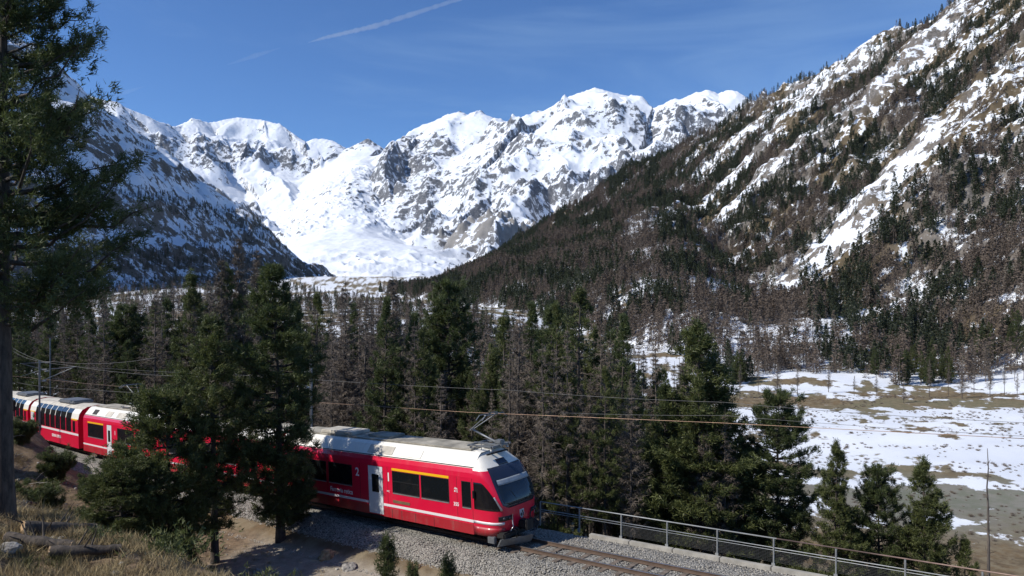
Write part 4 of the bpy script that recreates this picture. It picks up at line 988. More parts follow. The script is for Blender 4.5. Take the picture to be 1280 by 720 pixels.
def stripe(root, x0, x1, z=0.92, h=0.105):
    for s in (-1, 1): box_obj('stripe', ((x0 + x1) / 2, s * (HW + 0.005), z), (x1 - x0, 0.012, h), M_STRIPE, root)
def roof_kit(root, L, patches, x_off=0):
    box_obj('roof_walkway', (-L / 2, 0, 3.575), (L - 1.2, 1.30, 0.05), M_ROOFG, root)
    for a, b, m in patches:   # panels lying on the sloping roof shoulder
        n = Vector((0, -(3.42 - 3.04), -(1.17 - 0.86)))
        ang = math.atan2(3.42 - 3.04, 1.17 - 0.86)
        box_obj('roof_panel', ((a + b) / 2, -1.02, 3.235), (b - a, 0.40, 0.03), m, root, Matrix.Rotation(ang, 3, 'X'), 0.004)

def px2x(px, tf, lat=HW):
    """distance behind the car's front at which a photo column meets the near side"""
    t = np.arange(-2, 75, 0.02); P = track(t, lat); q = 640 + F * P[:, 0] / P[:, 1]
    return -(float(t[np.argmin(np.abs(q - px))]) - tf)

# ------------------------------------------------------------------ front railcar
T0 = 1.3; T1 = 14.4
front = thing('front_railcar', 'red and white front railcar with sloping dark windscreen, white door and raised pantograph', 'railcar')
L = place_car(front, T0, T1)
X_ = lambda px: px2x(px, T0)
w1a, w1m, w1b = X_(492), X_(527.5), X_(564); d0, d1 = X_(461.5), X_(480.5); w2b = X_(441.5); nwa, nwb = X_(579.5), X_(592.5)
if nwb > -0.06: nwb = -0.08
ZW0, ZW1 = 1.50, 2.45
holes = [(w1a, w1m - 0.04, ZW0, ZW1), (w1m + 0.04, w1b, ZW0, ZW1), (d0, d1, 0.44, 2.56), (w2b - 1.75, w2b, ZW0, ZW1), (w2b - 3.7, w2b - 1.9, ZW0, ZW1), (nwa, nwb, 1.42, 2.46)]
print('front car', L, [tuple(round(v, 2) for v in h) for h in holes])
car_body(front, L, holes, (True, False))
for s in (-1, 1):
    window(front, holes[0][0], holes[0][1], ZW0, ZW1, s, True, 0.50); window(front, holes[1][0], holes[1][1], ZW0, ZW1, s)
    window(front, holes[3][0], holes[3][1], ZW0, ZW1, s); window(front, holes[4][0], holes[4][1], ZW0, ZW1, s)
    window(front, nwa, nwb, 1.42, 2.46, s, True, None, 'window', 'tall narrow window behind the cab'); door(front, d0, d1, 0.44, 2.56, s)
    box_obj('class_band', ((w1a + w1b) / 2, s * (HW + 0.004), 2.52), (w1b - w1a, 0.012, 0.10), M_YEL, front)
    box_obj('vent_grille', (w1a + 0.55, s * (HW + 0.005), 1.13), (1.05, 0.014, 0.12), simple('brown_vent_grille', (0.16, 0.10, 0.05), 0.7), front)
    # solid black strip imitating the shadow gap along the roof edge
    box_obj('shadow_gap_strip', (-L / 2, s * 1.20, 3.012), (L, 0.03, 0.03), M_BLACK, front)
skirt(front, d1, -0.02, (d1 + 0.55, d1 + 1.15, -3.3, -2.2)); skirt(front, -L, d0)
stripe(front, d1, 0.0); stripe(front, -L, d0)
roof_kit(front, L, [(X_(458), X_(471), M_ROOFP), (X_(472), X_(489), M_ROOFP), (X_(500), X_(525), M_WHITE), (-L + 1, -L + 2.2, M_ROOFP)])
box_obj('roof_box', (-L * 0.72, 0.0, 3.68), (2.4, 1.1, 0.16), M_ROOFP, front, None, 0.03); box_obj('roof_box', (-L * 0.5, 0.1, 3.66), (1.6, 0.9, 0.12), M_ROOFG, front, None, 0.03)
text_part('lettering', '2', 0.52, X_(446), 2.0, front); text_part('lettering', '1', 0.52, X_(485), 1.98, front)
text_part('lettering', 'Ferrovia retica', 0.30, X_(443) - 1.72, 1.10, front, sx=0.92)
text_part('lettering', '355', 0.20, X_(569), 1.42, front); text_part('lettering', 'ABe\n8/12', 0.11, X_(570), 2.08, front)
text_part('lettering', 'WC', 0.1, X_(485), 1.5, front)
for s in (-1, 1):
    bm = bmesh.new()
    for xx in (-0.02, -0.85, -5.0, -6.85, -9.22): add_box(bm, (xx, s * (HW + 0.001), 1.62), (0.014, 0.004, 1.95))
    bm_obj('panel_joint', bm, M_LINE, front)
# nose
ZN = [0.42, 0.75, 1.00, 1.40, 1.75, 2.05, 2.35, 2.65, 2.85, 3.02, 3.20, 3.38, 3.50, 3.56]
XN = [1.18, 1.34, 1.38, 1.40, 1.36, 1.26, 1.10, 0.90, 0.72, 0.52, 0.32, 0.12, -0.05, -0.20]
WN = [1.33, 1.33, 1.33, 1.33, 1.33, 1.33, 1.33, 1.33, 1.29, 1.20, 1.04, 0.90, 0.76, 0.60]
NE = 4.2
def nose(u, z, off=0.0):
    """u from -1 (near side, back) over 0 (front centre) to 1 (far side, back)"""
    xn = np.interp(z, ZN, XN); w = np.interp(z, ZN, WN); x0 = -0.35 if z > 3.0 else 0.0; x0 = -0.35 * min(1, max(0, (z - 2.9) / 0.5))
    a = math.pi / 2 * (1 - abs(u)); c, s_ = math.cos(a), math.sin(a)
    y = math.copysign((w + off) * c ** (2 / NE), u) if u else 0.0; x = x0 + (xn - x0 + off) * s_ ** (2 / NE)
    return Vector((x, y, z))
def u_side(x, z):
    xn = np.interp(z, ZN, XN); q = min(0.9999, max(0.0, x / xn)) ** (NE / 2); return 1 - math.asin(q) / (math.pi / 2)
def u_front(y, z):
    w = np.interp(z, ZN, WN); q = min(0.9999, abs(y) / w) ** (NE / 2); return math.copysign(1 - math.acos(q) / (math.pi / 2), y)
us = np.linspace(-1, 1, 81)
for nm, zs_, m in (('cab_shell', [0.42, 0.6, 0.75, 0.9, 1.0, 1.2, 1.4, 1.6, 1.75, 1.9, 2.05, 2.2, 2.35, 2.5, 2.65, 2.78, 2.9], M_RED), ('cab_roof', [2.9, 2.96, 3.02, 3.1, 3.2, 3.3, 3.38, 3.45, 3.50, 3.56], M_WHITE)):
    V = np.array([nose(u, z) for z in zs_ for u in us]); Fq = grid_faces(len(zs_), len(us)); me = mesh_np(nm, V, Fq, m); o = link(nm, me, front)
bm = bmesh.new(); bm.faces.new([bm.verts.new(nose(u, 3.56)) for u in us]); bm_obj('cab_roof_top', bm, M_WHITE, front)
def patch(name, rows, mat, parent=front, off=0.008):
    """rows: list of (z, u0, u1)"""
    n = 33; V = np.array([nose(a + (b - a) * k / (n - 1), z, off) for z, a, b in rows for k in range(n)])
    Vb = np.array([nose(a + (b - a) * k / (n - 1), z, -0.01) for z, a, b in rows for k in range(n)])
    f = grid_faces(len(rows), n); m = len(rows) * n; e = []
    for i in range(len(rows) - 1):
        for c in (0, n - 1): p = i * n + c; e.append([p, p + n, p + n + m, p + m] if c else [p + n, p, p + m, p + n + m])
    for k in range(n - 1): e += [[k + 1, k, k + m, k + 1 + m], [m - n + k, m - n + k + 1, 2 * m - n + k + 1, 2 * m - n + k]]
    return link(name, mesh_np(name, np.concatenate([V, Vb]), np.concatenate([f, np.array(e)]), mat), parent)
def fr(zl, hw): return [(z, u_front(-h, z), u_front(h, z)) for z, h in zip(zl, hw)]
patch('front_mask', fr([1.50, 1.62, 1.9, 2.2, 2.5, 2.75, 2.90, 2.98], [0.78, 1.0, 1.08, 1.10, 1.10, 1.06, 1.02, 0.98]), M_NAVY, off=0.022)
ws = patch('windscreen', fr([1.60, 1.70, 1.9, 2.1, 2.3, 2.5, 2.56], [0.72, 0.92, 0.98, 1.0, 1.0, 0.98, 0.96]), M_WSCR, off=0.032)
patch('sun_blind', fr([2.36, 2.42, 2.5, 2.55], [0.94, 0.95, 0.95, 0.93]), simple('pale_sun_blind', (0.34, 0.36, 0.37), 0.6), ws, off=0.037)
patch('destination_display', fr([2.99, 3.06, 3.14, 3.2], [0.30, 0.30, 0.28, 0.27]), M_NAVY, off=0.012)
for sgn, lab in ((-1, None), (1, None)):
    zl = [1.42, 1.5, 1.65, 1.8, 1.95, 2.1, 2.25, 2.4, 2.47]
    xf = [1.22, 1.20, 1.13, 1.06, 0.97, 0.86, 0.73, 0.57, 0.45]
    rows = [(z, sgn * u_side(0.06, z), sgn * u_side(x, z)) if sgn > 0 else (z, -u_side(0.06, z), -u_side(x, z)) for z, x in zip(zl, xf)]
    if sgn > 0: rows = [(z, b, a) for z, a, b in rows]
    cw = patch('cab_side_window', rows, M_GLASS, off=0.010)
    rows2 = [(z, sgn * u_side(x + 0.0, z), sgn * u_side(x + 0.05, z)) for z, x in zip(zl[:5], xf[:5])]
    if sgn > 0: rows2 = [(z, b, a) for z, a, b in rows2]
    patch('silver_trim', rows2, M_SIL, cw, off=0.014)
    hl = [(z, u_front(sgn * 0.62, z), u_front(sgn * 1.16, z)) for z in (1.02, 1.08, 1.16, 1.20)]
    if sgn < 0: hl = [(z, b, a) for z, a, b in hl]
    h = patch('headlight', hl, M_BLACK, off=0.012)
    for yy in (0.75, 0.98):
        bm = bmesh.new(); c = nose(u_front(sgn * yy, 1.11), 1.11, 0.02); r = bmesh.ops.create_uvsphere(bm, u_segments=12, v_segments=8, radius=0.055); bmesh.ops.translate(bm, verts=r['verts'], vec=c); bm_obj('lamp', bm, M_LAMP, h, True)
    sb = [(z, sgn * u_side(0.0, z), u_front(sgn * 0.95, z)) for z in (0.868, 0.92, 0.972)]
    if sgn > 0: sb = [(z, b, a) for z, a, b in sb]
    patch('stripe', sb, M_STRIPE, off=0.007)
    sk = [(z, sgn * u_side(0.0, z), u_front(sgn * 0.9, z)) for z in (0.42, 0.6, 0.75)]
    if sgn > 0: sk = [(z, b, a) for z, a, b in sk]
    patch('skirt', sk, M_DRED, off=0.004)
# wiper, crest, mirror, roof aerial
tube_obj('wiper', [nose(u_front(-0.15, 1.52), 1.52, 0.03), nose(u_front(-0.35, 1.9), 1.9, 0.035), nose(u_front(-0.5, 2.15), 2.15, 0.03)], 0.012, M_BLACK, front)
bm = bmesh.new(); c = nose(0, 1.12, 0.012)
shp = [(-0.14, 0.17), (0.14, 0.17), (0.15, 0.0), (0.10, -0.12), (0.0, -0.20), (-0.10, -0.12), (-0.15, 0.0)]
f = bm.faces.new([bm.verts.new((c.x, -a, c.z + b)) for a, b in shp]); bmesh.ops.solidify(bm, geom=[f], thickness=0.012); cr = bm_obj('crest', bm, M_LET, front)
bm = bmesh.new(); add_tube(bm, [(c.x + 0.014, 0.05, c.z - 0.10), (c.x + 0.014, 0.075, c.z), (c.x + 0.014, 0.02, c.z + 0.10)], 0.02, 5); add_tube(bm, [(c.x + 0.014, -0.05, c.z - 0.10), (c.x + 0.014, -0.06, c.z + 0.02)], 0.022, 5); bm_obj('emblem', bm, M_BLACK, cr)
for s in (-1, 1): box_obj('mirror', (0.10, s * (HW + 0.06), 2.0), (0.10, 0.10, 0.30), M_BLACK, front, None, 0.02)
bm = bmesh.new(); add_box(bm, (-0.1, 0.1, 3.64), (0.7, 0.5, 0.10), None, 0.03); add_tube(bm, [(-0.25, -0.4, 3.56), (-0.25, -0.4, 3.86)], 0.015, 5); add_box(bm, (-0.25, 0.62, 3.62), (0.5, 0.10, 0.10), None, 0.02); bm_obj('roof_horn', bm, M_GREYM, front)
box_obj('roof_rib', (0.25, 0.0, 3.44), (0.10, 1.3, 0.06), M_UNDER, front, None, 0.015)
# coupler, hoses, bumper and snow plough
bm = bmesh.new(); add_box(bm, (1.52, 0, 0.72), (0.5, 0.34, 0.34), None, 0.05); add_box(bm, (1.74, 0, 0.74), (0.12, 0.46, 0.44), None, 0.03); bm_obj('coupler', bm, M_UNDER, front)
bm = bmesh.new(); add_box(bm, (1.18, 0, 0.46), (0.42, 2.3, 0.24), None, 0.05); bm_obj('bumper_beam', bm, M_UNDER, front)
for yy in (-0.75, -0.55, 0.55, 0.75): tube_obj('brake_hose', [(1.40, yy, 0.75), (1.62, yy * 0.95, 0.66), (1.60, yy * 0.85, 0.36), (1.45, yy * 0.7, 0.34)], 0.025, M_BLACK, front)
tube_obj('jumper_cable', [(1.42, -0.62, 1.22), (1.47, -0.70, 1.0), (1.50, -0.72, 0.78), (1.45, -0.80, 0.62)], 0.022, M_SIL, front)
tube_obj('jumper_coil', [(1.42 + 0.0, 0.72 + 0.22 * math.cos(a), 0.92 + 0.24 * math.sin(a)) for a in np.linspace(0, 6.0, 14)], 0.03, M_BLACK, front)
bm = bmesh.new()
pl = [(1.30, -1.22, 0.36), (1.92, 0.0, 0.36), (1.30, 1.22, 0.36), (1.12, -1.22, 0.06), (1.78, 0.0, 0.06), (1.12, 1.22, 0.06)]
vs = [bm.verts.new(p) for p in pl]; vb = [bm.verts.new((p[0] - 0.06, p[1], p[2])) for p in pl]
for a in ((0, 3, 4, 1), (1, 4, 5, 2)): bm.faces.new([vs[i] for i in a]); bm.faces.new([vb[i] for i in a[::-1]])
for a, b_ in ((0, 1), (1, 2), (2, 5), (5, 4), (4, 3), (3, 0)): bm.faces.new([vs[a], vs[b_], vb[b_], vb[a]])
bm_obj('snow_plough', bm, M_GREYM, front); box_obj('step', (0.85, -1.25, 0.30), (0.35, 0.16, 0.26), M_GREYM, front, None, 0.02)
bogie(front, -2.2); bogie(front, -L + 2.6)
box_obj('underframe', (-L / 2, 0, 0.62), (L - 0.6, 2.2, 0.36), M_UNDER, front); box_obj('equipment_box', (-L / 2, -0.95, 0.40), (2.4, 0.5, 0.42), M_UNDER, front, None, 0.04)
pantograph(front, X_(575) + 0.55, 3.58, 1.46, 1)

# ------------------------------------------------------------------ middle and rear railcars
def plain_car(name, label, tf, tb, marks=None):
    root = thing(name, label, 'railcar'); L = place_car(root, tf, tb)
    return root, L
mid, L = plain_car('middle_railcar', 'red and white middle railcar glimpsed between the branches of the foreground pines', 14.75, 27.2)
holes = [(-L + 0.7 + 2.1 * k, -L + 2.45 + 2.1 * k, ZW0, ZW1) for k in range(5)]
car_body(mid, L, holes)
for s in (-1, 1):
    for h in holes: window(mid, *h, s)
skirt(mid, -L, 0, (-3, -6, -9)); stripe(mid, -L, 0); roof_kit(mid, L, [(-3, -2, M_ROOFP), (-7, -5, M_ROOFP), (-10.5, -9.5, M_ROOFP)]); box_obj('underframe', (-L / 2, 0, 0.62), (L - 0.6, 2.2, 0.36), M_UNDER, mid); bogie(mid, -2.2); bogie(mid, -L + 2.2)
box_obj('gangway', (0.17, 0, 1.7), (0.34, 1.6, 2.3), M_BLACK, mid)
rear, L = plain_car('rear_railcar', 'red and white rear railcar with folded pantograph partly hidden by the bushy pine', 27.55, 40.0)
X_ = lambda px: px2x(px, 27.55)
ha = (X_(109.5), X_(128.8), ZW0, ZW1); hd_ = (X_(133.0), X_(138.8), 0.44, 2.56); hb = (X_(146), X_(167), ZW0, ZW1); hc = (X_(169), X_(190), ZW0, ZW1)
print('rear', L, ha, hd_, hb)
car_body(rear, L, [ha, hd_, hb, hc])
for s in (-1, 1):
    for h in (ha, hb, hc): window(rear, *h, s)
    door(rear, *hd_, s); box_obj('class_band', ((ha[0] + ha[1]) / 2, s * (HW + 0.004), 2.52), (ha[1] - ha[0], 0.012, 0.10), M_YEL, rear)
    box_obj('shadow_gap_strip', (-L / 2, s * 1.20, 3.012), (L, 0.03, 0.03), M_BLACK, rear)  # same black strip, its colour standing in for roof-edge shade
skirt(rear, hd_[1], 0, (-5, -3)); skirt(rear, -L, hd_[0]); stripe(rear, hd_[1], 0); stripe(rear, -L, hd_[0])
roof_kit(rear, L, [(X_(112), X_(117), M_UNDER), (X_(128), X_(135), M_ROOFP), (X_(141), X_(152), M_ROOFP), (X_(163), X_(169), M_ROOFP)])
box_obj('underframe', (-L / 2, 0, 0.62), (L - 0.6, 2.2, 0.36), M_UNDER, rear); bogie(rear, -2.2); bogie(rear, -L + 2.2); box_obj('gangway', (0.17, 0, 1.7), (0.34, 1.6, 2.3), M_BLACK, rear)
text_part('lettering', 'BERNINA', 0.36, X_(147.5), 1.06, rear, sx=0.85); text_part('lettering', '1', 0.40, X_(142.5), 1.95, rear)
box_obj('roof_box', (-L * 0.45, 0, 3.70), (3.4, 1.0, 0.18), M_ROOFP, rear, None, 0.04)
pantograph(rear, X_(142), 3.58, 1.7, -1)

# ------------------------------------------------------------------ panoramic coaches
PSEC = [(1.33, 0.42), (1.33, 1.60), (1.33, 2.55), (1.24, 2.95), (1.02, 3.25), (0.70, 3.42), (0.0, 3.50)]
def panorama_coach(label, tf, tb):
    root = thing('panoramic_coach', label, 'train coach', group='red panoramic coaches at the back of the train'); L = place_car(root, tf, tb)
    bm = bmesh.new()
    for y in (-HW, HW): wall(bm, -L, 0, 0.42, 1.55, [], y)
    prof = [(-y, z) for y, z in PSEC] + [(y, z) for y, z in PSEC[::-1]]
    for x in (-L, 0): bm.faces.new([bm.verts.new((x, y, z)) for y, z in (prof if x < 0 else prof[::-1])])
    bm_obj('body', bm, M_RED, root)
    xs = [-L, -0.0]
    bm = bmesh.new()
    for s in (-1, 1):
        for i in range(4, len(PSEC) - 1):
            a = [(-L, s * PSEC[i][0], PSEC[i][1]), (0, s * PSEC[i][0], PSEC[i][1]), (0, s * PSEC[i + 1][0], PSEC[i + 1][1]), (-L, s * PSEC[i + 1][0], PSEC[i + 1][1])]
            bm.faces.new([bm.verts.new(p) for p in (a if s < 0 else a[::-1])])
    bm_obj('roof', bm, M_ROOFP, root)
    end = 1.5; npan = 7; pw = (L - 2 * end) / npan
    CV = [(1.33, 1.55), (1.335, 2.1), (1.33, 2.55), (1.24, 2.95), (1.02, 3.25)]
    def curved(x0, x1, off, m, nm, par, cv=CV, sides=(-1, 1)):
        r = None
        for s in sides:
            bm = bmesh.new()
            for i in range(len(cv) - 1):
                a = [(x0, s * (cv[i][0] + off), cv[i][1] + off * 0.4), (x1, s * (cv[i][0] + off), cv[i][1] + off * 0.4), (x1, s * (cv[i + 1][0] + off), cv[i + 1][1] + off * 0.4), (x0, s * (cv[i + 1][0] + off), cv[i + 1][1] + off * 0.4)]
                bm.faces.new([bm.verts.new(p) for p in (a if s < 0 else a[::-1])])
            bmesh.ops.remove_doubles(bm, verts=bm.verts, dist=0.001); bmesh.ops.solidify(bm, geom=list(bm.faces), thickness=0.03)
            r = bm_obj(nm, bm, m, par)
        return r
    for k in range(npan): curved(-L + end + pw * k + 0.06, -L + end + pw * (k + 1) - 0.06, 0.0, M_GLASS, 'window', root)
    for k in range(npan + 1):
        x = -L + end + pw * k
        if k not in (0, npan): curved(x - 0.06, x + 0.06, 0.012, M_RED, 'pillar', root, CV[:3]); curved(x - 0.06, x + 0.06, 0.012, M_WHITE, 'roof_bow', root, CV[2:])
    for a, b in ((-L, -L + end + 0.06), (-end - 0.06, 0)):
        curved(a, b, 0.006, M_RED, 'end_panel', root, CV[:3]); curved(a, b, 0.006, M_WHITE, 'end_roof', root, CV[2:])
        for s in (-1, 1):
            xm = (a + b) / 2; w = box_obj('window', (xm - 0.15, s * (HW + 0.012), 2.0), (0.5, 0.03, 0.8), M_GLASS, root)
            box_obj('class_band', (xm, s * (HW + 0.012), 2.52), (1.2, 0.03, 0.10), M_YEL, root)
    for s in (-1, 1): box_obj('stripe', (-L / 2, s * (HW + 0.005), 1.42), (L, 0.014, 0.15), M_STRIPE, root)
    box_obj('roof_unit', (-L * 0.40, 0, 3.56), (3.6, 1.5, 0.30), M_GREYM, root, None, 0.1); box_obj('underframe', (-L / 2, 0, 0.5), (L - 0.8, 2.2, 0.4), M_UNDER, root); bogie(root, -2.2); bogie(root, -L + 2.2)
    return root, L
pc, L = panorama_coach('red panoramic coach with curved roof windows coupled behind the rear railcar', 41.0, 53.0); text_part('lettering', 'BERNINA EXPRESS', 0.30, -L * 0.52, 0.86, pc, sx=0.9)
box_obj('door', (-L + 0.72, -HW - 0.02, 1.5), (0.8, 0.05, 2.0), M_DOOR, pc)
panorama_coach('last visible red panoramic coach, cut by the left edge behind the big pine trunk', 53.7, 66.0)

# ------------------------------------------------------------------ overhead line
M_WIRE = simple('copper_contact_wire', (0.34, 0.22, 0.15), 0.45, 0.6, 0.15, 1.0); M_WIRED = simple('grey_cable', (0.16, 0.155, 0.15), 0.6, 0.3); M_MAST = simple('grey_steel_mast', (0.23, 0.235, 0.235), 0.6, 0.3)
def wire(label, pts, r, mat, sag=0.0, cat='overhead wire'):
    out = []
    for a, b in zip(pts[:-1], pts[1:]):
        for k in range(9):
            u = k / 9; q = Vector(a).lerp(Vector(b), u); q.z -= sag * 4 * u * (1 - u); out.append(q)
    out.append(Vector(pts[-1])); o = tube_obj('overhead_wire', out, r, mat, None, 5); tag(o, label, cat); return o
wire('bright copper contact wire running above the train roof to the right', [track(70, 0.1, 5.0), track(46, -0.2, 5.0), track(17, 0.2, 5.0), at(585, 515.5, 31.3), at(905, 529, 25.5), at(1290, 549, 20.0)], 0.0095, M_WIRE)
wire('thin upper catenary wire above the copper contact wire', [track(46, -0.2, 6.3), track(17, 0.2, 6.25), at(640, 488, 31.0), at(905, 503, 26.5), at(1290, 529, 21.5)], 0.007, M_WIRED, 0.06)
wire('thin grey feeder cable between the upper catenary wire and the contact wire', [at(700, 516, 33), at(905, 519.5, 29.5), at(1290, 546, 24)], 0.007, M_WIRED, 0.04)
wire('upper of the slack cables strung left of the foreground pines', [at(14, 438, 60), at(66, 452, 58), at(195, 447, 54)], 0.010, M_WIRED, 0.3)
wire('middle slack cable strung left of the foreground pines', [at(14, 434, 60), at(80, 456, 57), at(300, 471, 48)], 0.010, M_WIRED, 0.3)
wire('lower slack cable strung just above the rear railcar', [at(20, 478, 62), at(110, 487, 56), at(300, 492, 46)], 0.010, M_WIRED, 0.15)
def mast(label, t_, lat, h, arm):
    b = Vector(track(t_, lat)); b.z = gz(b.x, b.y) - 0.3; th = TP[2] + TP[3] * max(t_ - 12, 0)
    o = thing('catenary_mast', label, 'mast', b, -th); top = TP[4] - TP[5] * t_ + h - b.z
    bm = bmesh.new(); 
    for s in (-1, 1): add_box(bm, (s * 0.06, 0, top / 2), (0.018, 0.10, top))
    add_box(bm, (0, 0, top / 2), (0.11, 0.014, top)); bm_obj('pole', bm, M_MAST, o)
    s = 1 if lat < 0 else -1; reach = abs(lat)
    zc = top - h + 5.0
    tube_obj('bracket_tube', [(0, 0, zc + 1.25), (0, -s * reach * 1.02, zc + 1.3)], 0.03, M_MAST, o); tube_obj('stay_tube', [(0, 0, zc + 0.35), (0, -s * reach * 0.95, zc + 1.25)], 0.025, M_GALV, o); tube_obj('steady_arm', [(0, -s * reach * 0.35, zc + 0.55), (0, -s * reach * 1.05, zc + 0.03)], 0.015, M_GALV, o)
    bm = bmesh.new()
    for z_ in (zc + 1.25, zc + 0.38):
        for k in range(4): r = bmesh.ops.create_cone(bm, cap_ends=True, segments=10, radius1=0.07, radius2=0.045, depth=0.05); bmesh.ops.rotate(bm, verts=r['verts'], matrix=Matrix.Rotation(R(90), 3, 'X')); bmesh.ops.translate(bm, verts=r['verts'], vec=(0, -s * (0.22 + 0.07 * k), z_))
    bm_obj('insulator', bm, M_INS, o)
    return o
mast('steel catenary mast with bracket arm behind the foreground pines', 17.0, -2.4, 7.0, 1)
mast('thin steel catenary mast behind the panoramic coaches at the left edge', 62, -2.4, 8.6, 1)
mast('steel catenary mast in front of the joint between the panoramic coaches', 46, 2.5, 7.0, 1)
sg = Vector(track(51.3, 3.0)); sg.z = gz(sg.x, sg.y) - 0.1
sgn_ = thing('railway_signal', 'dark back of a railway signal on a grey post in front of the panoramic coaches', 'signal', sg, R(-35))
ph = TP[4] - TP[5] * 51.3 + 3.3 - sg.z
tube_obj('post', [(0, 0, 0), (0, 0, ph + 0.4)], 0.06, M_GALV, sgn_); box_obj('signal_head', (0, 0, ph), (0.75, 0.18, 0.95), M_BLACK, sgn_, None, 0.08)
print('T rail', time.time() - _T0)

# ------------------------------------------------------------------ foreground slope: logs, rocks, grass, dead wood
M_WOODCUT = simple('cut_wood', (0.46, 0.31, 0.17), 0.8, 0, 0.15, 12.0); M_ROCK = simple('lichen_rock', (0.27, 0.25, 0.225), 0.9, 0, 0.3, 2.5, bump=0.6); M_ROCKB = simple('ochre_rock', (0.34, 0.235, 0.13), 0.9, 0, 0.3, 2.5, bump=0.6)
M_DEADW = simple('grey_dead_wood', (0.26, 0.235, 0.21), 0.9, 0, 0.25, 8.0)
def on_ground(px, Yd):
    x = (px - 640) / F * Yd; return Vector((x, Yd, gz(x, Yd)))
def see_ground(px, py, y0=6.0, y1=60.0):
    """first ground point met by the sight line through a photo pixel"""
    ys = np.arange(y0, y1, 0.1); xs = (px - 640) / F * ys; zg = ground_h(xs, ys); zr_ = (YH - py) / F * ys
    m = np.nonzero(zr_ <= zg)[0]; k = m[0] if len(m) else len(ys) - 1
    return Vector((xs[k], ys[k], zg[k]))
def log(label, a, b, r):
    a = a + Vector((0, 0, r * 0.8)); b = b + Vector((0, 0, r * 0.8)); o = thing('fallen_log', label, 'log', a)
    n = 9; pts = [(b - a) * (k / n) + Vector((0, 0, 0.012 * math.sin(k * 1.7))) for k in range(n + 1)]
    bm = bmesh.new(); add_tube(bm, pts, [r * (1 - 0.35 * k / n) * random.uniform(0.93, 1.07) for k in range(n + 1)], 9, 0, False)
    for k in range(4):
        p = pts[2 + k]; q = Vector((random.uniform(-.5, .5), random.uniform(-.5, .5), random.uniform(0.2, 0.6))); add_tube(bm, [p, p + q * 0.6, p + q], [0.025, 0.016, 0.006], 4)
    bm_obj('bark', bm, M_BARK, o, True)
    d = (pts[1] - pts[0]).normalized(); rot = d.to_track_quat('Z', 'Y').to_matrix()
    for p, rr in ((pts[0], r * 0.97), (pts[-1], r * 0.62)):
        bm = bmesh.new(); q = bmesh.ops.create_cone(bm, cap_ends=True, segments=10, radius1=rr, radius2=rr, depth=0.03)
        for v in bm.verts: v.co = rot @ v.co + p
        bm_obj('cut_end', bm, M_WOODCUT, o)
    return o
log('fallen log with a pale sawn end lying across the bank at left', see_ground(28, 670), see_ground(118, 668), 0.16)
log('thinner fallen log lying below the sawn one on the shaded bank', see_ground(8, 682), see_ground(90, 690), 0.13)
log('dark fallen log just behind the strip of dry grass', see_ground(62, 698), see_ground(150, 694), 0.12)
log('fallen log further up the bank at the left edge', see_ground(-20, 628), see_ground(48, 634), 0.12)
def rock(label, p, s, m=M_ROCK, seed=0):
    bm = bmesh.new(); bmesh.ops.create_icosphere(bm, subdivisions=3, radius=1.0); off = Vector((seed * 3.7, seed * 1.3, 0))
    from mathutils import noise as mn
    for v in bm.verts:
        c = v.co.copy(); v.co *= 1 + 0.35 * mn.noise(c * 1.1 + off) + 0.12 * mn.noise(c * 3.0 + off)
        v.co = Vector((round(v.co.x * 3.2) / 3.2 * 0.4 + v.co.x * 0.6, round(v.co.y * 3.2) / 3.2 * 0.4 + v.co.y * 0.6, v.co.z * 0.66))
    o = bm_obj('boulder', bm, m, None, False, p, (0, 0, seed)); o.scale = (s, s * 0.85, s); tag(o, label, 'rock'); return o
rock('ochre boulder beside the gravel path at the foot of the tall dark pine', see_ground(409, 697), 0.42, M_ROCKB, 1)
rock('low grey boulder at the lower edge of the gravel path', see_ground(436, 712), 0.34, M_ROCK, 2)
rock('pale flat rock under the bushy pine at left', see_ground(182, 676), 0.30, M_ROCK, 3)
rock('pale small rock on the sunlit earth bank left of the bushy pine', see_ground(105, 648), 0.24, M_ROCK, 4)
rock('grey boulder half buried by the logs at the left edge', see_ground(8, 690), 0.24, M_ROCK, 5)
rock('grey rock at the bottom edge below the foreground pine trunks', see_ground(325, 718), 0.3, M_ROCK, 6)
rock('small ochre stone on the gravel path near the saplings', see_ground(520, 712), 0.2, M_ROCKB, 7)
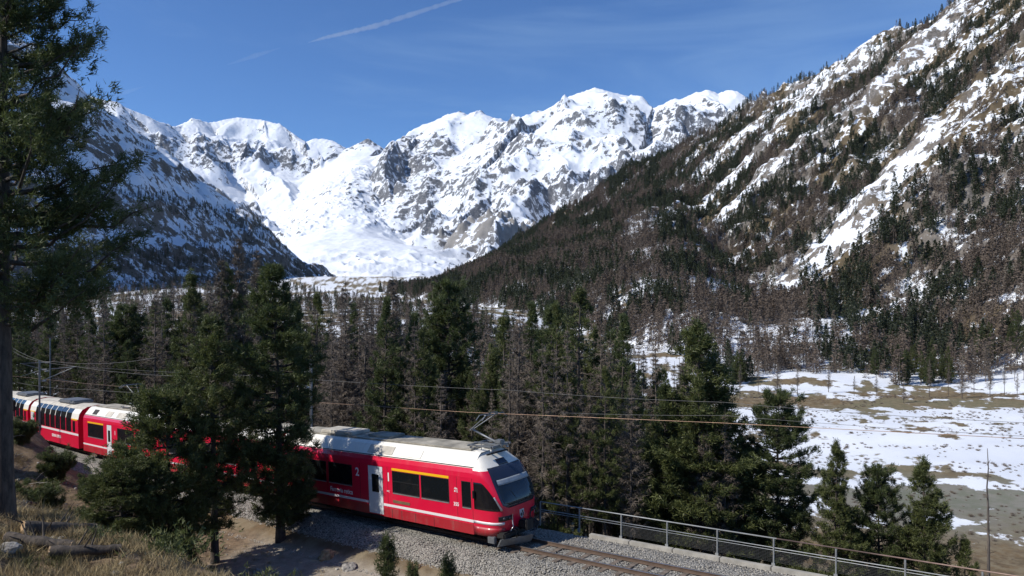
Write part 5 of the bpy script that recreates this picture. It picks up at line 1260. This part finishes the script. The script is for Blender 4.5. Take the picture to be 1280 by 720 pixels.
# small stones and dead twigs scattered on the bank
M_GRASSM = None
def grass_material():
    t = NT('dry_grass'); r = t.new('ShaderNodeObjectInfo').outputs['Random']; n = t.noise(0.5, 3, 0.6, t.pos())
    c = t.mix(r, (0.20, 0.145, 0.07), (0.42, 0.335, 0.19)); t.col(t.mix(t.ramp(n, 0.52, 0.66), c, (0.13, 0.125, 0.05))); t.rough(0.8); t.p.inputs['Specular IOR Level'].default_value = 0.2
    return t.m
GM = grass_material()
def grass_mesh(i):
    rg = np.random.default_rng(700 + i); n = 26; base = np.column_stack([rg.normal(size=(n, 2)) * 0.07, np.zeros(n)])
    d = np.column_stack([rg.normal(size=(n, 2)) * 0.75, np.ones(n)]); V, Fq = blades(base, d, rg.uniform(0.10, 0.27, n), rg.uniform(0.007, 0.014, n), rg); return mesh_np('grass_tuft', V, Fq, GM, False)
def twig_mesh(i):
    rg = np.random.default_rng(740 + i); bm = bmesh.new()
    for k in range(5):
        p = Vector((rg.normal() * 0.2, rg.normal() * 0.2, 0.02)); q = Vector((rg.normal() * 0.4, rg.normal() * 0.4, rg.uniform(0.02, 0.35))); add_tube(bm, [p, p + q * 0.5 + Vector((0, 0, 0.05)), p + q], [0.012, 0.009, 0.004], 4, 0, False)
        add_tube(bm, [p + q * 0.5, p + q * 0.5 + Vector((rg.normal() * 0.2, rg.normal() * 0.2, 0.1))], [0.007, 0.003], 3, 0, False)
    me = bpy.data.meshes.new('dead_twigs'); bm.to_mesh(me); bm.free(); me.materials.append(M_DEADW); return me
def shrub_mesh(i):
    rg = np.random.default_rng(760 + i); n = 150; P = rg.normal(size=(n, 3)) * np.array([0.28, 0.28, 0.10]); P[:, 2] = np.abs(P[:, 2]) + 0.02
    V, Fq, tone = tufts(P, np.column_stack([P[:, :2], np.ones(n) * 0.5]), rg, 5, 0.09, 0.022); return mesh_np('heath_shrub', V, Fq, M_NEED if i % 2 else M_NEED2, False, {'tone': tone})
n = 60000; X = RNG.uniform(-32, 6, n); Y = RNG.uniform(7, 46, n); t_, l_ = track_coords(X, Y)
gd = fbm(X / 2.2, Y / 2.2, 3, 611)
near_strip = sstep(15.2, 16.4, l_ + 1.2 * gnoise(X / 2, Y / 2, 612))
p = near_strip * 0.95 + (1 - near_strip) * np.clip(gd * 1.2 + 0.05, 0, 0.6) * 0.5; p = np.where(l_ < 6.8, 0.03 * (l_ > 4.5), p)
ok = (RNG.random(n) < p) & (X / Y < 0.1)
Xg, Yg = X[ok], Y[ok]; Pg = np.column_stack([Xg, Yg, ground_h(Xg, Yg)]); print('grass', len(Pg))
stuff_instances('dry_grass', [grass_mesh(i) for i in range(5)], Pg, RNG.uniform(0, 6.28, len(Pg)), RNG.uniform(0.7, 1.35, len(Pg)), 'straw coloured dry grass on the sunlit edge of the bank', 'grass')
ok = (RNG.random(n) < 0.012) & (l_ > 7.2) & (l_ < 15); Pt = np.column_stack([X[ok], Y[ok], ground_h(X[ok], Y[ok])])
stuff_instances('dead_twigs', [twig_mesh(i) for i in range(4)], Pt, RNG.uniform(0, 6.28, len(Pt)), RNG.uniform(0.5, 1.6, len(Pt)), 'grey dead twigs and brushwood strewn over the shaded bank', 'brushwood')
ok = (RNG.random(n) < 0.004) & (l_ > 6.8) & (l_ < 20) & (gd > -0.2) ; Ph = np.column_stack([X[ok], Y[ok], ground_h(X[ok], Y[ok])])
stuff_instances('heath_shrubs', [shrub_mesh(i) for i in range(4)], Ph, RNG.uniform(0, 6.28, len(Ph)), RNG.uniform(0.5, 1.7, len(Ph)), 'low dark green heath cushions on the bank', 'ground cover')
ok = (RNG.random(n) < 0.07) & (l_ > 4.0) & (l_ < 20); Ps = np.column_stack([X[ok], Y[ok], ground_h(X[ok], Y[ok])])
stuff_instances('bank_stones', [stone_mesh(i) for i in range(4)], Ps, RNG.uniform(0, 6.28, len(Ps)), 0.03 + 0.10 * RNG.random(len(Ps)) ** 4, 'small stones scattered on the bank and path', 'stones', RNG.uniform(-0.5, 0.5, len(Ps)))
# heath bushes on the flats
n = 11000; X = RNG.uniform(30, 330, n); Y = RNG.uniform(125, 335, n); q = fbm(X / 30, Y / 12, 3, 631); ok = (q > 0.06) & (X / Y < 0.80); Pb = np.column_stack([X[ok], Y[ok], ground_h(X[ok], Y[ok]) - 0.03])
def bush_mesh(i):
    rg = np.random.default_rng(780 + i); n = 90; B = np.column_stack([rg.normal(size=(n, 2)) * 0.22, np.zeros(n)]); D = np.column_stack([rg.normal(size=(n, 2)) * 0.7, np.ones(n)])
    V, Fq = blades(B, D, rg.uniform(0.3, 0.8, n), rg.uniform(0.03, 0.07, n), rg); return mesh_np('heath_bush', V, Fq, M_TWIG, False, {'tone': np.repeat(rg.random(n), 3)})
stuff_instances('heath_bushes', [bush_mesh(i) for i in range(3)], Pb, RNG.uniform(0, 6.28, len(Pb)), RNG.uniform(0.25, 1.15, len(Pb)), 'small brown bushes poking through the snow on the flats', 'bushes')

# ------------------------------------------------------------------ contrail high in the sky
def contrail(label, pts, rad, dens, nscale):
    m = bpy.data.materials.new('ice_trail'); m.use_nodes = True; nt = m.node_tree; nt.nodes.remove(nt.nodes['Principled BSDF'])
    vol = nt.nodes.new('ShaderNodeVolumePrincipled'); vol.inputs['Color'].default_value = (1, 1, 1, 1); vol.inputs['Anisotropy'].default_value = 0.2
    vol.inputs['Density'].default_value = dens; nt.links.new(vol.outputs[0], nt.nodes['Material Output'].inputs['Volume'])
    rg = np.random.default_rng(3); P = []; rr = []
    for a, b in zip(pts[:-1], pts[1:]):
        for k in range(24): P.append(Vector(a[0]).lerp(Vector(b[0]), k / 24)); rr.append((a[1] + (b[1] - a[1]) * k / 24) * rad * rg.uniform(0.75, 1.25))
    o = tube_obj('contrail', P, rr, m, None, 8); tag(o, label, 'contrail'); return o
contrail('long white contrail fading down to the left across the blue sky', [(at(585, -4, 13000), 0.9), (at(470, 33, 14000), 1.2), (at(405, 48, 15000), 0.8), (at(385, 54, 15500), 0.15)], 42, 0.0024, 1)
contrail('faint short continuation of the contrail lower left in the sky', [(at(352, 60, 16000), 0.2), (at(320, 70, 16500), 1.0), (at(283, 82, 17000), 0.2)], 55, 0.0006, 1)
contrail('faint short vapour streak just above the left snow ridge', [(at(182, 108, 17000), 0.2), (at(160, 115, 17000), 1.0), (at(138, 123, 17000), 0.3)], 50, 0.0007, 1)
print('T all', time.time() - _T0)

# ------------------------------------------------------------------ mountain air
hz = bpy.data.materials.new('mountain_air'); hz.use_nodes = True; hn = hz.node_tree; hn.nodes.remove(hn.nodes['Principled BSDF'])
hv = hn.nodes.new('ShaderNodeVolumePrincipled'); hv.inputs['Color'].default_value = (0.62, 0.78, 1.0, 1); hv.inputs['Density'].default_value = 1.0e-5; hv.inputs['Anisotropy'].default_value = 0.25
hn.links.new(hv.outputs[0], hn.nodes['Material Output'].inputs['Volume'])
haze = box_obj('haze', (0, 4500, 1020), (23000, 14400, 2200), hz); tag(haze, None, None, None, 'stuff'); haze.display_type = 'WIRE'
